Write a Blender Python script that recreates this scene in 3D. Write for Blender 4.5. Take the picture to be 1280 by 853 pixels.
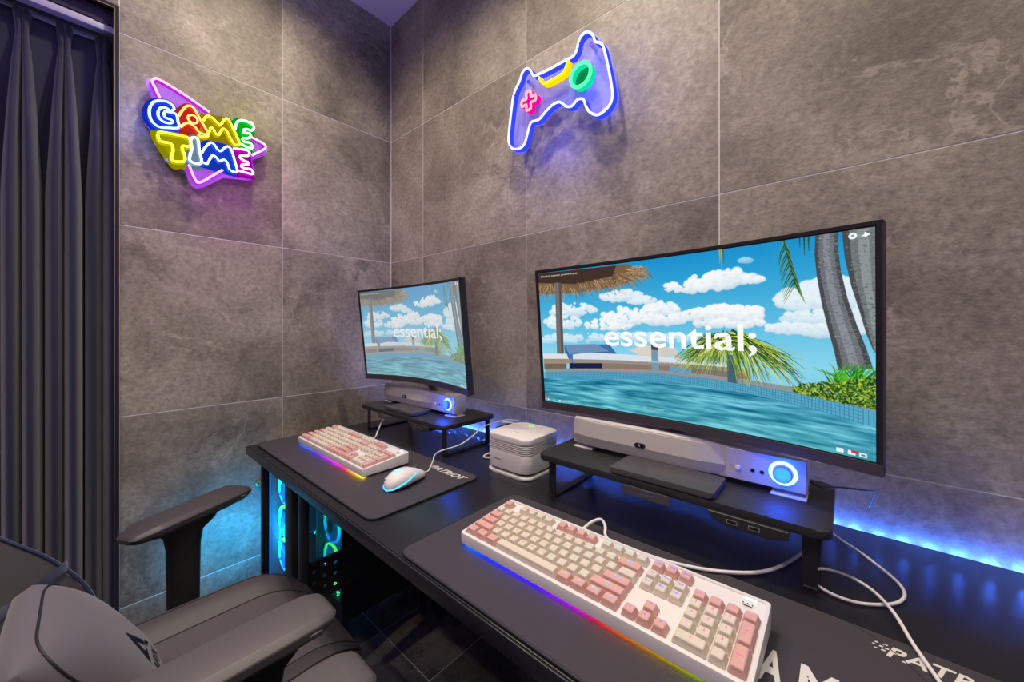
import bpy, bmesh, math, random
import numpy as np
from mathutils import Vector, Matrix, Euler
R = math.radians
PI = math.pi
random.seed(7)
for o in list(bpy.data.objects): bpy.data.objects.remove(o, do_unlink=True)
SC = bpy.context.scene
COL = SC.collection

# ------------------------------------------------------------------ camera
cam = bpy.data.cameras.new('camera'); camo = bpy.data.objects.new('camera', cam); COL.objects.link(camo)
cam.sensor_fit = 'HORIZONTAL'; cam.sensor_width = 36.0
cam.lens = 471.6 / 1280 * 36.0
cam.shift_x = 0.0; cam.shift_y = -(426.5 - 409.7) / 1280
cam.clip_start = 0.02
camo.location = (1.6952, -1.0096, 1.13)
camo.rotation_euler = (R(90), 0, R(41.444))
SC.camera = camo

# ------------------------------------------------------------------ world and light
SC.view_settings.view_transform = 'Standard'; SC.view_settings.look = 'None'
SC.view_settings.gamma = 1.0; SC.view_settings.use_curve_mapping = False
SC.view_settings.exposure = 0.0
w = bpy.data.worlds.new('world'); SC.world = w; w.use_nodes = True
w.node_tree.nodes['Background'].inputs[0].default_value = (0.50, 0.47, 0.82, 1)
w.node_tree.nodes['Background'].inputs[1].default_value = 0.34

def light(name, kind, loc, power, color, size=0.1, rot=(0, 0, 0), sizey=None, spot=None, blend=0.6):
    l = bpy.data.lights.new(name, kind); l.energy = power; l.color = color
    if kind == 'AREA':
        l.size = size
        if sizey: l.shape = 'RECTANGLE'; l.size_y = sizey
    elif kind == 'SPOT':
        l.shadow_soft_size = size; l.spot_size = R(spot); l.spot_blend = blend
    else: l.shadow_soft_size = size
    o = bpy.data.objects.new(name, l); COL.objects.link(o); o.location = loc; o.rotation_euler = rot
    return o
WARM = (1.0, 0.86, 0.63)
DOWNLIGHTS = [(0.42, -0.62, 44, 150), (1.12, -0.45, 46, 150), (2.0, -0.50, 36, 150), (1.25, -1.35, 44, 150), (0.85, -2.05, 50, 130), (2.15, -1.5, 34, 150)]

light('violet_chair_fill', 'AREA', (0.75, -1.75, 2.58), 9, (0.45, 0.25, 1.0), 0.9, (0, 0, 0))  # unseen fill added to tint the chairs violet, no fixture behind it

# ------------------------------------------------------------------ helpers
def obj(name, bm, m, parent=None, smooth=None, loc=None):
    me = bpy.data.meshes.new(name)
    if isinstance(bm, bmesh.types.BMesh):
        bmesh.ops.recalc_face_normals(bm, faces=bm.faces)
        bm.to_mesh(me); bm.free()
    else:
        me.from_pydata(bm[0], [], bm[1]); me.update()
    if isinstance(m, (list, tuple)):
        for k in m: me.materials.append(k)
    else: me.materials.append(m)
    if smooth is not None:
        me.polygons.foreach_set('use_smooth', [True] * len(me.polygons))
        try: me.set_sharp_from_angle(angle=R(smooth))
        except Exception: pass
    o = bpy.data.objects.new(name, me); COL.objects.link(o)
    if parent: o.parent = parent
    if loc: o.location = loc
    return o
def copy(o, name=None, parent=None, loc=None, rot=None):
    c = o.copy(); COL.objects.link(c)
    if parent is not None: c.parent = parent
    if loc is not None: c.location = loc
    if rot is not None: c.rotation_euler = rot
    return c
def copy_tree(o, parent=None):
    c = o.copy(); COL.objects.link(c)
    if parent: c.parent = parent
    for ch in list(o.children): copy_tree(ch, c)
    return c
def tag(o, label=None, cat=None, group=None, kind=None):
    if label: o['label'] = label
    if cat: o['category'] = cat
    if group: o['group'] = group
    if kind: o['kind'] = kind
    return o
def empty(name, loc=(0, 0, 0), rz=0, parent=None):
    o = bpy.data.objects.new(name, None); COL.objects.link(o); o.location = loc; o.rotation_euler = (0, 0, rz)
    o.empty_display_size = 0.02
    if parent: o.parent = parent
    return o
def BM(): return bmesh.new()
def box(bm, x0, x1, y0, y1, z0, z1, b=0.0, seg=2, M=None):
    r = bmesh.ops.create_cube(bm, size=1.0)
    vs = r['verts']
    for v in vs:
        v.co = Vector(((x0 + x1) / 2 + v.co.x * (x1 - x0), (y0 + y1) / 2 + v.co.y * (y1 - y0), (z0 + z1) / 2 + v.co.z * (z1 - z0)))
    if b > 0:
        es = list({e for v in vs for e in v.link_edges})
        r = bmesh.ops.bevel(bm, geom=es, offset=b, segments=seg, affect='EDGES', profile=0.5)
        vs = list({v for f in r['faces'] for v in f.verts} | {v for v in vs if v.is_valid})
    if M is not None:
        for v in vs: v.co = M @ v.co
    return vs
def ngon_prism(bm, pts, z0, z1, axis='z', b=0.0, seg=2, M=None):
    """closed outline (a,b) extruded along an axis"""
    def P(a, c, t):
        if axis == 'z': return Vector((a, c, t))
        if axis == 'y': return Vector((a, t, c))
        return Vector((t, a, c))
    lo = [bm.verts.new(P(a, c, z0)) for a, c in pts]; hi = [bm.verts.new(P(a, c, z1)) for a, c in pts]
    n = len(pts); fs = [bm.faces.new(lo), bm.faces.new(hi)]
    for i in range(n): bm.faces.new((lo[i], lo[(i + 1) % n], hi[(i + 1) % n], hi[i]))
    vs = lo + hi
    if b > 0:
        es = [e for f in fs for e in f.edges]
        r = bmesh.ops.bevel(bm, geom=es, offset=b, segments=seg, affect='EDGES', profile=0.5)
        vs = list({v for f in r['faces'] for v in f.verts} | {v for v in vs if v.is_valid})
    if M is not None:
        for v in vs: v.co = M @ v.co
    return vs
def rrect(x0, x1, y0, y1, r, n=6):
    p = []
    for cx, cy, a in ((x1 - r, y1 - r, 0), (x0 + r, y1 - r, 90), (x0 + r, y0 + r, 180), (x1 - r, y0 + r, 270)):
        for k in range(n + 1):
            t = R(a + 90 * k / n); p.append((cx + r * math.cos(t), cy + r * math.sin(t)))
    return p
def smoothpath(pts, n=6, closed=False):
    P = [Vector(p) for p in pts]; out = []
    N = len(P)
    rng = range(N if closed else N - 1)
    for i in rng:
        if closed: a, b, c, d = P[(i - 1) % N], P[i], P[(i + 1) % N], P[(i + 2) % N]
        else: a, b, c, d = P[max(i - 1, 0)], P[i], P[i + 1], P[min(i + 2, N - 1)]
        for k in range(n):
            t = k / n
            out.append(0.5 * ((2 * b) + (c - a) * t + (2 * a - 5 * b + 4 * c - d) * t * t + (-a + 3 * b - 3 * c + d) * t ** 3))
    if not closed: out.append(P[-1])
    return out
def tube(bm, pts, r, sides=8, closed=False, sx=1.0, sy=1.0):
    P = [Vector(p) for p in pts]; N = len(P); rings = []
    up = Vector((0, 0, 1))
    for i in range(N):
        if closed: t = P[(i + 1) % N] - P[(i - 1) % N]
        else: t = P[min(i + 1, N - 1)] - P[max(i - 1, 0)]
        if t.length < 1e-9: t = Vector((1, 0, 0))
        t.normalize()
        u = up if abs(t.dot(up)) < 0.95 else Vector((0, 1, 0))
        a = t.cross(u).normalized(); b = a.cross(t).normalized()
        rr = r[i] if isinstance(r, (list, tuple)) else r
        rings.append([bm.verts.new(P[i] + a * rr * sx * math.cos(2 * PI * k / sides) + b * rr * sy * math.sin(2 * PI * k / sides)) for k in range(sides)])
    for i in range(N if closed else N - 1):
        A, B = rings[i], rings[(i + 1) % N]
        for k in range(sides): bm.faces.new((A[k], A[(k + 1) % sides], B[(k + 1) % sides], B[k]))
    if not closed: bm.faces.new(rings[0]); bm.faces.new(rings[-1][::-1])
def lathe(bm, prof, n=24, M=None):
    rings = []
    for r, z in prof:
        if r < 1e-6: rings.append([bm.verts.new((0, 0, z))])
        else: rings.append([bm.verts.new((r * math.cos(2 * PI * k / n), r * math.sin(2 * PI * k / n), z)) for k in range(n)])
    for A, B in zip(rings, rings[1:]):
        for k in range(n):
            if len(A) == 1 and len(B) == 1: continue
            if len(A) == 1: bm.faces.new((A[0], B[k], B[(k + 1) % n]))
            elif len(B) == 1: bm.faces.new((A[k], A[(k + 1) % n], B[0]))
            else: bm.faces.new((A[k], A[(k + 1) % n], B[(k + 1) % n], B[k]))
    if M is not None:
        for ring in rings:
            for v in ring: v.co = M @ v.co
def loft(bm, rings, cap=True):
    VS = [[bm.verts.new(p) for p in r] for r in rings]
    n = len(VS[0])
    for A, B in zip(VS, VS[1:]):
        for k in range(n): bm.faces.new((A[k], A[(k + 1) % n], B[(k + 1) % n], B[k]))
    if cap: bm.faces.new(VS[0]); bm.faces.new(VS[-1][::-1])
def text_mesh(s, size=1.0, bold=0.0, ext=0.0, align='LEFT', shear=0.0, res=3, space=1.0):
    cu = bpy.data.curves.new('txt', 'FONT'); cu.body = s; cu.size = size; cu.offset = bold; cu.extrude = ext
    cu.align_x = align; cu.shear = shear; cu.resolution_u = res; cu.space_character = space
    o = bpy.data.objects.new('txt', cu); COL.objects.link(o)
    dg = bpy.context.evaluated_depsgraph_get(); dg.update()
    me = bpy.data.meshes.new_from_object(o.evaluated_get(dg))
    V = [tuple(v.co) for v in me.vertices]; F = [tuple(p.vertices) for p in me.polygons]
    bpy.data.objects.remove(o); bpy.data.curves.remove(cu); bpy.data.meshes.remove(me)
    return V, F
def map_mesh(vf, fn): return [tuple(fn(Vector(v))) for v in vf[0]], vf[1]

# ------------------------------------------------------------------ materials
def newmat(name):
    m = bpy.data.materials.new(name); m.use_nodes = True
    return m, m.node_tree, m.node_tree.nodes['Principled BSDF']
def mat(name, col, rough=0.5, metal=0.0, spec=0.5, noise=0.0, nscale=200, bump=0.0, bscale=600, coat=0.0, emis=None, estr=0.0, sheen=0.0, trans=0.0, alpha=1.0, ior=1.45):
    m, nt, b = newmat(name)
    b.inputs['Base Color'].default_value = (*col, 1); b.inputs['Roughness'].default_value = rough
    b.inputs['Metallic'].default_value = metal; b.inputs['Specular IOR Level'].default_value = spec
    b.inputs['Coat Weight'].default_value = coat; b.inputs['Sheen Weight'].default_value = sheen
    b.inputs['Transmission Weight'].default_value = trans; b.inputs['Alpha'].default_value = alpha; b.inputs['IOR'].default_value = ior
    if emis: b.inputs['Emission Color'].default_value = (*emis, 1); b.inputs['Emission Strength'].default_value = estr
    L = nt.links
    if noise or bump:
        tc = nt.nodes.new('ShaderNodeTexCoord')
    if noise:
        n = nt.nodes.new('ShaderNodeTexNoise'); n.inputs['Scale'].default_value = nscale; n.inputs['Detail'].default_value = 4
        L.new(tc.outputs['Object'], n.inputs['Vector'])
        mx = nt.nodes.new('ShaderNodeMixRGB'); mx.blend_type = 'MIX'
        mx.inputs[1].default_value = (*[c * (1 - noise) for c in col], 1); mx.inputs[2].default_value = (*[min(1, c * (1 + noise)) for c in col], 1)
        L.new(n.outputs['Fac'], mx.inputs[0]); L.new(mx.outputs[0], b.inputs['Base Color'])
    if bump:
        n2 = nt.nodes.new('ShaderNodeTexNoise'); n2.inputs['Scale'].default_value = bscale; n2.inputs['Detail'].default_value = 3
        L.new(tc.outputs['Object'], n2.inputs['Vector'])
        bp = nt.nodes.new('ShaderNodeBump'); bp.inputs['Strength'].default_value = bump; bp.inputs['Distance'].default_value = 0.002
        L.new(n2.outputs['Fac'], bp.inputs['Height']); L.new(bp.outputs['Normal'], b.inputs['Normal'])
    return m
def emat(name, col, s):
    m = bpy.data.materials.new(name); m.use_nodes = True; nt = m.node_tree; nt.nodes.clear()
    e = nt.nodes.new('ShaderNodeEmission'); o = nt.nodes.new('ShaderNodeOutputMaterial')
    e.inputs[0].default_value = (*col, 1); e.inputs[1].default_value = s; nt.links.new(e.outputs[0], o.inputs[0])
    return m
def stone(name, dark, mid, light_, rough=0.5, scale=1.0, vein=0.5, bump=0.25, spec=0.4):
    m, nt, b = newmat(name); L = nt.links; N = nt.nodes
    tc = N.new('ShaderNodeTexCoord'); oi = N.new('ShaderNodeObjectInfo')
    off = N.new('ShaderNodeVectorMath'); off.operation = 'MULTIPLY_ADD'
    cmb = N.new('ShaderNodeCombineXYZ')
    mul = N.new('ShaderNodeMath'); mul.operation = 'MULTIPLY'; mul.inputs[1].default_value = 37.0; L.new(oi.outputs['Random'], mul.inputs[0])
    mul2 = N.new('ShaderNodeMath'); mul2.operation = 'MULTIPLY'; mul2.inputs[1].default_value = 91.0; L.new(oi.outputs['Random'], mul2.inputs[0])
    L.new(mul.outputs[0], cmb.inputs[0]); L.new(mul2.outputs[0], cmb.inputs[1]); L.new(mul.outputs[0], cmb.inputs[2])
    off.inputs[1].default_value = (1, 1, 1); L.new(tc.outputs['Object'], off.inputs[0]); L.new(cmb.outputs[0], off.inputs[2])
    # warp
    wn = N.new('ShaderNodeTexNoise'); wn.inputs['Scale'].default_value = 2.6 * scale; wn.inputs['Detail'].default_value = 6; L.new(off.outputs[0], wn.inputs['Vector'])
    wp = N.new('ShaderNodeVectorMath'); wp.operation = 'MULTIPLY_ADD'; wp.inputs[1].default_value = (0.45, 0.45, 0.45); L.new(wn.outputs['Color'], wp.inputs[0]); L.new(off.outputs[0], wp.inputs[2])
    big = N.new('ShaderNodeTexNoise'); big.inputs['Scale'].default_value = 2.2 * scale; big.inputs['Detail'].default_value = 7; big.inputs['Roughness'].default_value = 0.6; L.new(wp.outputs[0], big.inputs['Vector'])
    fine = N.new('ShaderNodeTexNoise'); fine.inputs['Scale'].default_value = 70 * scale; fine.inputs['Detail'].default_value = 7; fine.inputs['Roughness'].default_value = 0.75; L.new(off.outputs[0], fine.inputs['Vector'])
    cr = N.new('ShaderNodeValToRGB'); e = cr.color_ramp.elements
    e[0].position = 0.36; e[0].color = (*dark, 1); e[1].position = 0.64; e[1].color = (*light_, 1)
    k = e.new(0.5); k.color = (*mid, 1); L.new(big.outputs['Fac'], cr.inputs[0])
    # fine speckle multiplies
    fr = N.new('ShaderNodeMapRange'); fr.inputs[1].default_value = 0.3; fr.inputs[2].default_value = 0.7; fr.inputs[3].default_value = 0.58; fr.inputs[4].default_value = 1.42; L.new(fine.outputs['Fac'], fr.inputs[0])
    mx = N.new('ShaderNodeVectorMath'); mx.operation = 'SCALE'; L.new(cr.outputs[0], mx.inputs[0]); L.new(fr.outputs[0], mx.inputs['Scale'])
    # veins: thin ridges of a warped noise
    vn = N.new('ShaderNodeTexNoise'); vn.inputs['Scale'].default_value = 1.7 * scale; vn.inputs['Detail'].default_value = 8; vn.inputs['Roughness'].default_value = 0.62; vn.inputs['Distortion'].default_value = 0.6; L.new(wp.outputs[0], vn.inputs['Vector'])
    s1 = N.new('ShaderNodeMath'); s1.operation = 'SUBTRACT'; s1.inputs[1].default_value = 0.5; L.new(vn.outputs['Fac'], s1.inputs[0])
    a1 = N.new('ShaderNodeMath'); a1.operation = 'ABSOLUTE'; L.new(s1.outputs[0], a1.inputs[0])
    vr = N.new('ShaderNodeMapRange'); vr.inputs[1].default_value = 0.0; vr.inputs[2].default_value = 0.014; vr.inputs[3].default_value = 1.0; vr.inputs[4].default_value = 0.0; L.new(a1.outputs[0], vr.inputs[0])
    gate = N.new('ShaderNodeTexNoise'); gate.inputs['Scale'].default_value = 3.5 * scale; gate.inputs['Detail'].default_value = 5; L.new(off.outputs[0], gate.inputs['Vector'])
    gr = N.new('ShaderNodeMapRange'); gr.inputs[1].default_value = 0.48; gr.inputs[2].default_value = 0.66; L.new(gate.outputs['Fac'], gr.inputs[0])
    g2 = N.new('ShaderNodeMath'); g2.operation = 'MULTIPLY'; L.new(vr.outputs[0], g2.inputs[0]); L.new(gr.outputs[0], g2.inputs[1])
    g3 = N.new('ShaderNodeMath'); g3.operation = 'MULTIPLY'; g3.inputs[1].default_value = vein; L.new(g2.outputs[0], g3.inputs[0])
    mv = N.new('ShaderNodeMixRGB'); mv.inputs[2].default_value = (*[min(1, c * 1.75) for c in light_], 1); L.new(g3.outputs[0], mv.inputs[0]); L.new(mx.outputs[0], mv.inputs[1])
    # dark cracks
    s2 = N.new('ShaderNodeMath'); s2.operation = 'SUBTRACT'; s2.inputs[1].default_value = 0.43; L.new(vn.outputs['Fac'], s2.inputs[0])
    a2 = N.new('ShaderNodeMath'); a2.operation = 'ABSOLUTE'; L.new(s2.outputs[0], a2.inputs[0])
    dr = N.new('ShaderNodeMapRange'); dr.inputs[1].default_value = 0.0; dr.inputs[2].default_value = 0.02; dr.inputs[3].default_value = 0.55; dr.inputs[4].default_value = 0.0; L.new(a2.outputs[0], dr.inputs[0])
    d2 = N.new('ShaderNodeMath'); d2.operation = 'MULTIPLY'; L.new(dr.outputs[0], d2.inputs[0]); L.new(gr.outputs[0], d2.inputs[1])
    md = N.new('ShaderNodeMixRGB'); md.inputs[2].default_value = (*[c * 0.5 for c in dark], 1); L.new(d2.outputs[0], md.inputs[0]); L.new(mv.outputs[0], md.inputs[1])
    L.new(md.outputs[0], b.inputs['Base Color'])
    b.inputs['Roughness'].default_value = rough; b.inputs['Specular IOR Level'].default_value = spec
    bp = N.new('ShaderNodeBump'); bp.inputs['Strength'].default_value = bump; bp.inputs['Distance'].default_value = 0.004
    ad = N.new('ShaderNodeMath'); ad.operation = 'MULTIPLY_ADD'; ad.inputs[1].default_value = 1.5; L.new(big.outputs['Fac'], ad.inputs[0]); L.new(fine.outputs['Fac'], ad.inputs[2])
    L.new(ad.outputs[0], bp.inputs['Height']); L.new(bp.outputs[0], b.inputs['Normal'])
    return m
def carbon(name, c1, c2, sc=75):
    m, nt, b = newmat(name); L = nt.links; N = nt.nodes
    tc = N.new('ShaderNodeTexCoord'); wv = N.new('ShaderNodeTexWave'); wv.inputs['Scale'].default_value = sc; wv.bands_direction = 'DIAGONAL'
    wv.inputs['Distortion'].default_value = 0.3
    L.new(tc.outputs['Object'], wv.inputs['Vector'])
    mx = N.new('ShaderNodeMixRGB'); mx.inputs[1].default_value = (*c1, 1); mx.inputs[2].default_value = (*c2, 1)
    L.new(wv.outputs['Fac'], mx.inputs[0]); L.new(mx.outputs[0], b.inputs['Base Color'])
    bp = N.new('ShaderNodeBump'); bp.inputs['Strength'].default_value = 0.35; bp.inputs['Distance'].default_value = 0.001
    L.new(wv.outputs['Fac'], bp.inputs['Height']); L.new(bp.outputs[0], b.inputs['Normal'])
    b.inputs['Roughness'].default_value = 0.42
    return m

M = {}
M['tile'] = stone('slate_wall_tile', (0.138, 0.118, 0.094), (0.248, 0.215, 0.172), (0.350, 0.308, 0.250), rough=0.5, vein=0.38, bump=0.35)
M['grout'] = mat('pale_grout', (0.80, 0.78, 0.76), 0.8)
M['floortile'] = stone('black_floor_tile', (0.050, 0.046, 0.044), (0.115, 0.104, 0.094), (0.22, 0.195, 0.17), rough=0.38, scale=2.2, vein=0.1, bump=0.5)
M['floorgrout'] = mat('floor_grout', (0.60, 0.60, 0.66), 0.7)
M['ceiling'] = mat('ceiling_paint', (0.80, 0.76, 0.84), 0.7)
M['desk'] = mat('black_desk_laminate', (0.011, 0.011, 0.015), 0.30, noise=0.25, nscale=18, bump=0.06, bscale=900, spec=0.5)
M['deskedge'] = mat('desk_edge_band', (0.016, 0.015, 0.020), 0.30)
M['blackmetal'] = mat('black_powder_metal', (0.018, 0.018, 0.020), 0.38, bump=0.15, bscale=1200, spec=0.5)
M['shelf'] = mat('shelf_leatherette', (0.020, 0.020, 0.022), 0.42, bump=0.35, bscale=900, noise=0.3, nscale=900)
M['shelfedge'] = mat('shelf_edge', (0.03, 0.028, 0.028), 0.35)
M['blackplastic'] = mat('black_plastic', (0.02, 0.019, 0.021), 0.42, bump=0.05, bscale=1500)
M['greyplastic'] = mat('dark_grey_slab', (0.060, 0.056, 0.060), 0.40)
M['white'] = mat('white_plastic', (0.68, 0.65, 0.62), 0.38)
M['whitemat'] = mat('white_matte_plastic', (0.64, 0.61, 0.57), 0.48)
M['keywhite'] = mat('cream_keycap', (0.62, 0.55, 0.45), 0.42)
M['keypink'] = mat('pink_keycap', (0.60, 0.345, 0.305), 0.42)
M['cable'] = mat('white_cable', (0.70, 0.67, 0.68), 0.45)
M['padcloth'] = mat('mouse_mat_cloth', (0.046, 0.041, 0.050), 0.72, noise=0.35, nscale=1500, bump=0.3, bscale=2200, spec=0.3)
M['padedge'] = mat('mat_stitched_edge', (0.016, 0.015, 0.018), 0.6)
M['print'] = mat('mat_print', (0.62, 0.60, 0.56), 0.6)
M['bezel'] = mat('monitor_bezel', (0.020, 0.017, 0.022), 0.35)
M['chin'] = mat('monitor_chin', (0.060, 0.050, 0.056), 0.36)
M['curtain'] = mat('navy_curtain_cloth', (0.008, 0.010, 0.036), 0.8, noise=0.3, nscale=1500, sheen=0.32, bump=0.2, bscale=2500)
M['rail'] = mat('rail_paint', (0.42, 0.40, 0.55), 0.4)
M['alu'] = mat('aluminium', (0.60, 0.60, 0.60), 0.25, metal=1.0)
M['jamb'] = mat('dark_jamb', (0.020, 0.018, 0.035), 0.3)
M['brass'] = mat('brass', (0.62, 0.48, 0.26), 0.3, metal=1.0)
M['leather'] = mat('grey_leather', (0.080, 0.072, 0.076), 0.40, bump=0.18, bscale=1300, noise=0.12, nscale=700, spec=0.55)
M['leather2'] = mat('dark_grey_leather', (0.058, 0.053, 0.058), 0.42, bump=0.2, bscale=1300)
M['velour'] = mat('cushion_velour', (0.095, 0.086, 0.105), 0.6, bump=0.2, bscale=2200, sheen=0.25)
M['navycloth'] = mat('navy_side_fabric', (0.018, 0.028, 0.085), 0.55, bump=0.2, bscale=1500, sheen=0.3)
M['carbon'] = carbon('carbon_weave', (0.060, 0.056, 0.048), (0.115, 0.106, 0.090))
M['armpad'] = mat('arm_pad_rubber', (0.050, 0.044, 0.050), 0.42, bump=0.12, bscale=1800)
M['armpad2'] = mat('light_arm_pad', (0.085, 0.076, 0.080), 0.42, bump=0.12, bscale=1800)
M['stitch'] = mat('dark_seam', (0.012, 0.012, 0.016), 0.6)
M['logoink'] = mat('logo_print', (0.006, 0.007, 0.016), 0.75, spec=0.2)
M['acrylicblue'] = mat('blue_glow_acrylic', (0.45, 0.45, 1.0), 0.1, alpha=0.22, emis=(0.05, 0.08, 1.0), estr=0.5)  # blue tube glow put into the clear backing as tint and emission
M['acrylic'] = mat('clear_acrylic', (0.80, 0.82, 0.95), 0.06, alpha=0.14, spec=0.5)
M['glass'] = mat('smoked_glass', (0.35, 0.55, 0.65), 0.04, alpha=0.18, spec=0.6)
M['soundgrey'] = mat('silver_speaker_cloth', (0.46, 0.43, 0.40), 0.42, metal=0.15, bump=0.1, bscale=3000)
M['soundbody'] = mat('silver_plastic', (0.54, 0.50, 0.51), 0.32, metal=0.2)
M['hole'] = mat('black_socket', (0.004, 0.004, 0.005), 0.5)

# ------------------------------------------------------------------ room shell
H = 2.63
def wall_backing(name, x0, x1, y0, y1, z0, z1, m):
    bm = BM(); box(bm, x0, x1, y0, y1, z0, z1); return tag(obj(name, bm, m), kind='structure')
wall_back = wall_backing('wall_back', -0.12, 3.2, 0.0015, 0.12, 0, H, M['grout'])
# left wall with the curtained opening: solid part, header above the opening, far part
bm = BM(); box(bm, -0.12, -0.0015, -0.938, 0.0015, 0, H); box(bm, -0.12, -0.0015, -2.05, -0.938, 2.118, H); box(bm, -0.12, -0.0015, -3.0, -2.05, 0, H)
wall_left = tag(obj('wall_left', bm, M['grout']), kind='structure')
bm = BM(); box(bm, -0.5, 3.2, -3.0, 0.12, -0.1, -0.0015); floor = tag(obj('floor', bm, M['floorgrout']), kind='structure')
bm = BM(); box(bm, -0.12, 3.2, -3.0, 0.12, H, H + 0.05); ceiling = tag(obj('ceiling', bm, M['ceiling']), kind='structure')
tile_cache = {}
def tile(kind, a0, a1, b0, b1, parent):
    """kind: 'back' (a=x,b=z), 'left' (a=y,b=z), 'floor' (a=x,b=y)"""
    g = 0.0013 if kind != 'floor' else 0.0015; sx = round(a1 - a0 - 2 * g, 4); sy = round(b1 - b0 - 2 * g, 4); k = (kind, sx, sy)
    if k not in tile_cache:
        bm = BM(); t = 0.0019 if kind != 'floor' else 0.0019
        if kind == 'back': box(bm, -sx / 2, sx / 2, -0.0006, 0.0004, -sy / 2, sy / 2, 0.0003, 1)
        elif kind == 'left': box(bm, -0.0004, 0.0006, -sx / 2, sx / 2, -sy / 2, sy / 2, 0.0003, 1)
        else: box(bm, -sx / 2, sx / 2, -sy / 2, sy / 2, -0.0004 - 0.0006, 0.0004, 0.0005, 1)
        o = obj('tile', bm, M['tile'] if kind != 'floor' else M['floortile'], parent); tile_cache[k] = o
    else: o = copy(tile_cache[k], parent=parent)
    ca, cb = (a0 + a1) / 2, (b0 + b1) / 2
    o.location = {'back': (ca, 0.0012, cb), 'left': (-0.0012, ca, cb), 'floor': (ca, cb, -0.0008)}[kind]
ZR = [0, 0.251, 0.851, 1.451, 2.051, H]
XR = [0.0, 0.268, 0.868, 1.468, 2.068, 2.668, 3.2]
YL = [0.0, -0.484, -0.938]
for a, b in zip(XR, XR[1:]):
    for c, d in zip(ZR, ZR[1:]): tile('back', a, b, c, d, wall_back)
for b, a in zip(YL, YL[1:]):
    for c, d in zip(ZR, ZR[1:]): tile('left', a, b, c, d, wall_left)
for a, b in ((-1.53, -0.938), (-2.05, -1.53)): tile('left', a, b, 2.118, H, wall_left)
for a, b in ((-2.6, -2.05), (-3.0, -2.6)):
    for c, d in zip(ZR, ZR[1:]): tile('left', a, b, c, d, wall_left)
xs = [-0.5, -0.189] + [0.107 + 0.296 * i for i in range(11)]
ys = [0.0, -0.281] + [-0.281 - 0.296 * i for i in range(1, 10)]
for a, b in zip(xs, xs[1:]):
    for d, c in zip(ys, ys[1:]):
        if b < 0.05 and (c > -1.0 or c < -2.1): continue
        tile('floor', a, b, c, d, floor)
# downlights in the ceiling
proto = None
for i, (x, y, pw, ang) in enumerate(DOWNLIGHTS):
    if proto is None:
        proto = empty('downlight', (x, y, H))
        bm = BM(); lathe(bm, [(0.028, -0.001), (0.046, -0.004), (0.047, 0.0), (0.03, 0.002), (0.028, -0.001)], 28); obj('ring', bm, M['white'], proto, 40)
        bm = BM(); lathe(bm, [(0.0, -0.0015), (0.027, -0.0015)], 24); obj('lamp_face', bm, emat('lamp_face_glow', WARM, 12.0), proto)
        d = proto
    else: d = copy_tree(proto); d.location = (x, y, H)
    d['label'] = 'round white recessed downlight in the ceiling, %s' % ['over the word neon sign', 'above the gamepad neon sign', 'above the right end of the desk', 'over the middle of the room', 'farthest from the tiled back wall', 'over the right side of the room'][i]
    d['category'] = 'ceiling light'; d['group'] = 'ceiling downlights'
    light('downlight_beam', 'SPOT', (x, y, H - 0.012), pw, WARM, 0.03, (0, 0, 0), spot=ang, blend=0.9)
# door frame trim and curtain rail
bm = BM(); box(bm, -0.1, 0.006, -0.948, -0.9385, 0, 2.128); box(bm, -0.1, 0.006, -2.06, -0.948, 2.118, 2.128); tag(obj('trim_1', bm, M['jamb']), kind='structure')
bm = BM(); box(bm, -0.004, 0.0075, -0.9505, -0.948, 0, 2.118); box(bm, -0.004, 0.0075, -2.06, -0.9505, 2.1155, 2.118); tag(obj('trim_2', bm, M['brass']), kind='structure')
bm = BM(); box(bm, -0.030, -0.020, -2.05, -0.951, 2.074, 2.115); tag(obj('trim_3', bm, mat('navy_header', (0.035, 0.025, 0.06), 0.8, noise=.3, nscale=900)), kind='structure')
rl = empty('curtain_rail', (-0.036, -1.5, 2.056))
bm = BM(); box(bm, -0.012, 0.018, -0.55, 0.548, -0.008, 0.012, 0.001); obj('track', bm, M['rail'], rl, 40)
bm = BM(); ngon_prism(bm, [(-0.5, -0.02), (-0.5, -0.009), (0.545, -0.009), (0.545, -0.015), (0.53, -0.026), (0.45, -0.03), (0.30, -0.02)], -0.05, -0.03, 'x'); obj('inner_track', bm, M['alu'], rl)
for yy in (0.54, 0.39, 0.2): 
    bm = BM(); box(bm, -0.016, 0.02, yy - 0.03, yy, 0.011, 0.017, 0.001); obj('bracket', bm, M['blackmetal'], rl)
tag(rl, 'pale metal curtain track running across the top of the doorway', 'curtain rail')
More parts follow.
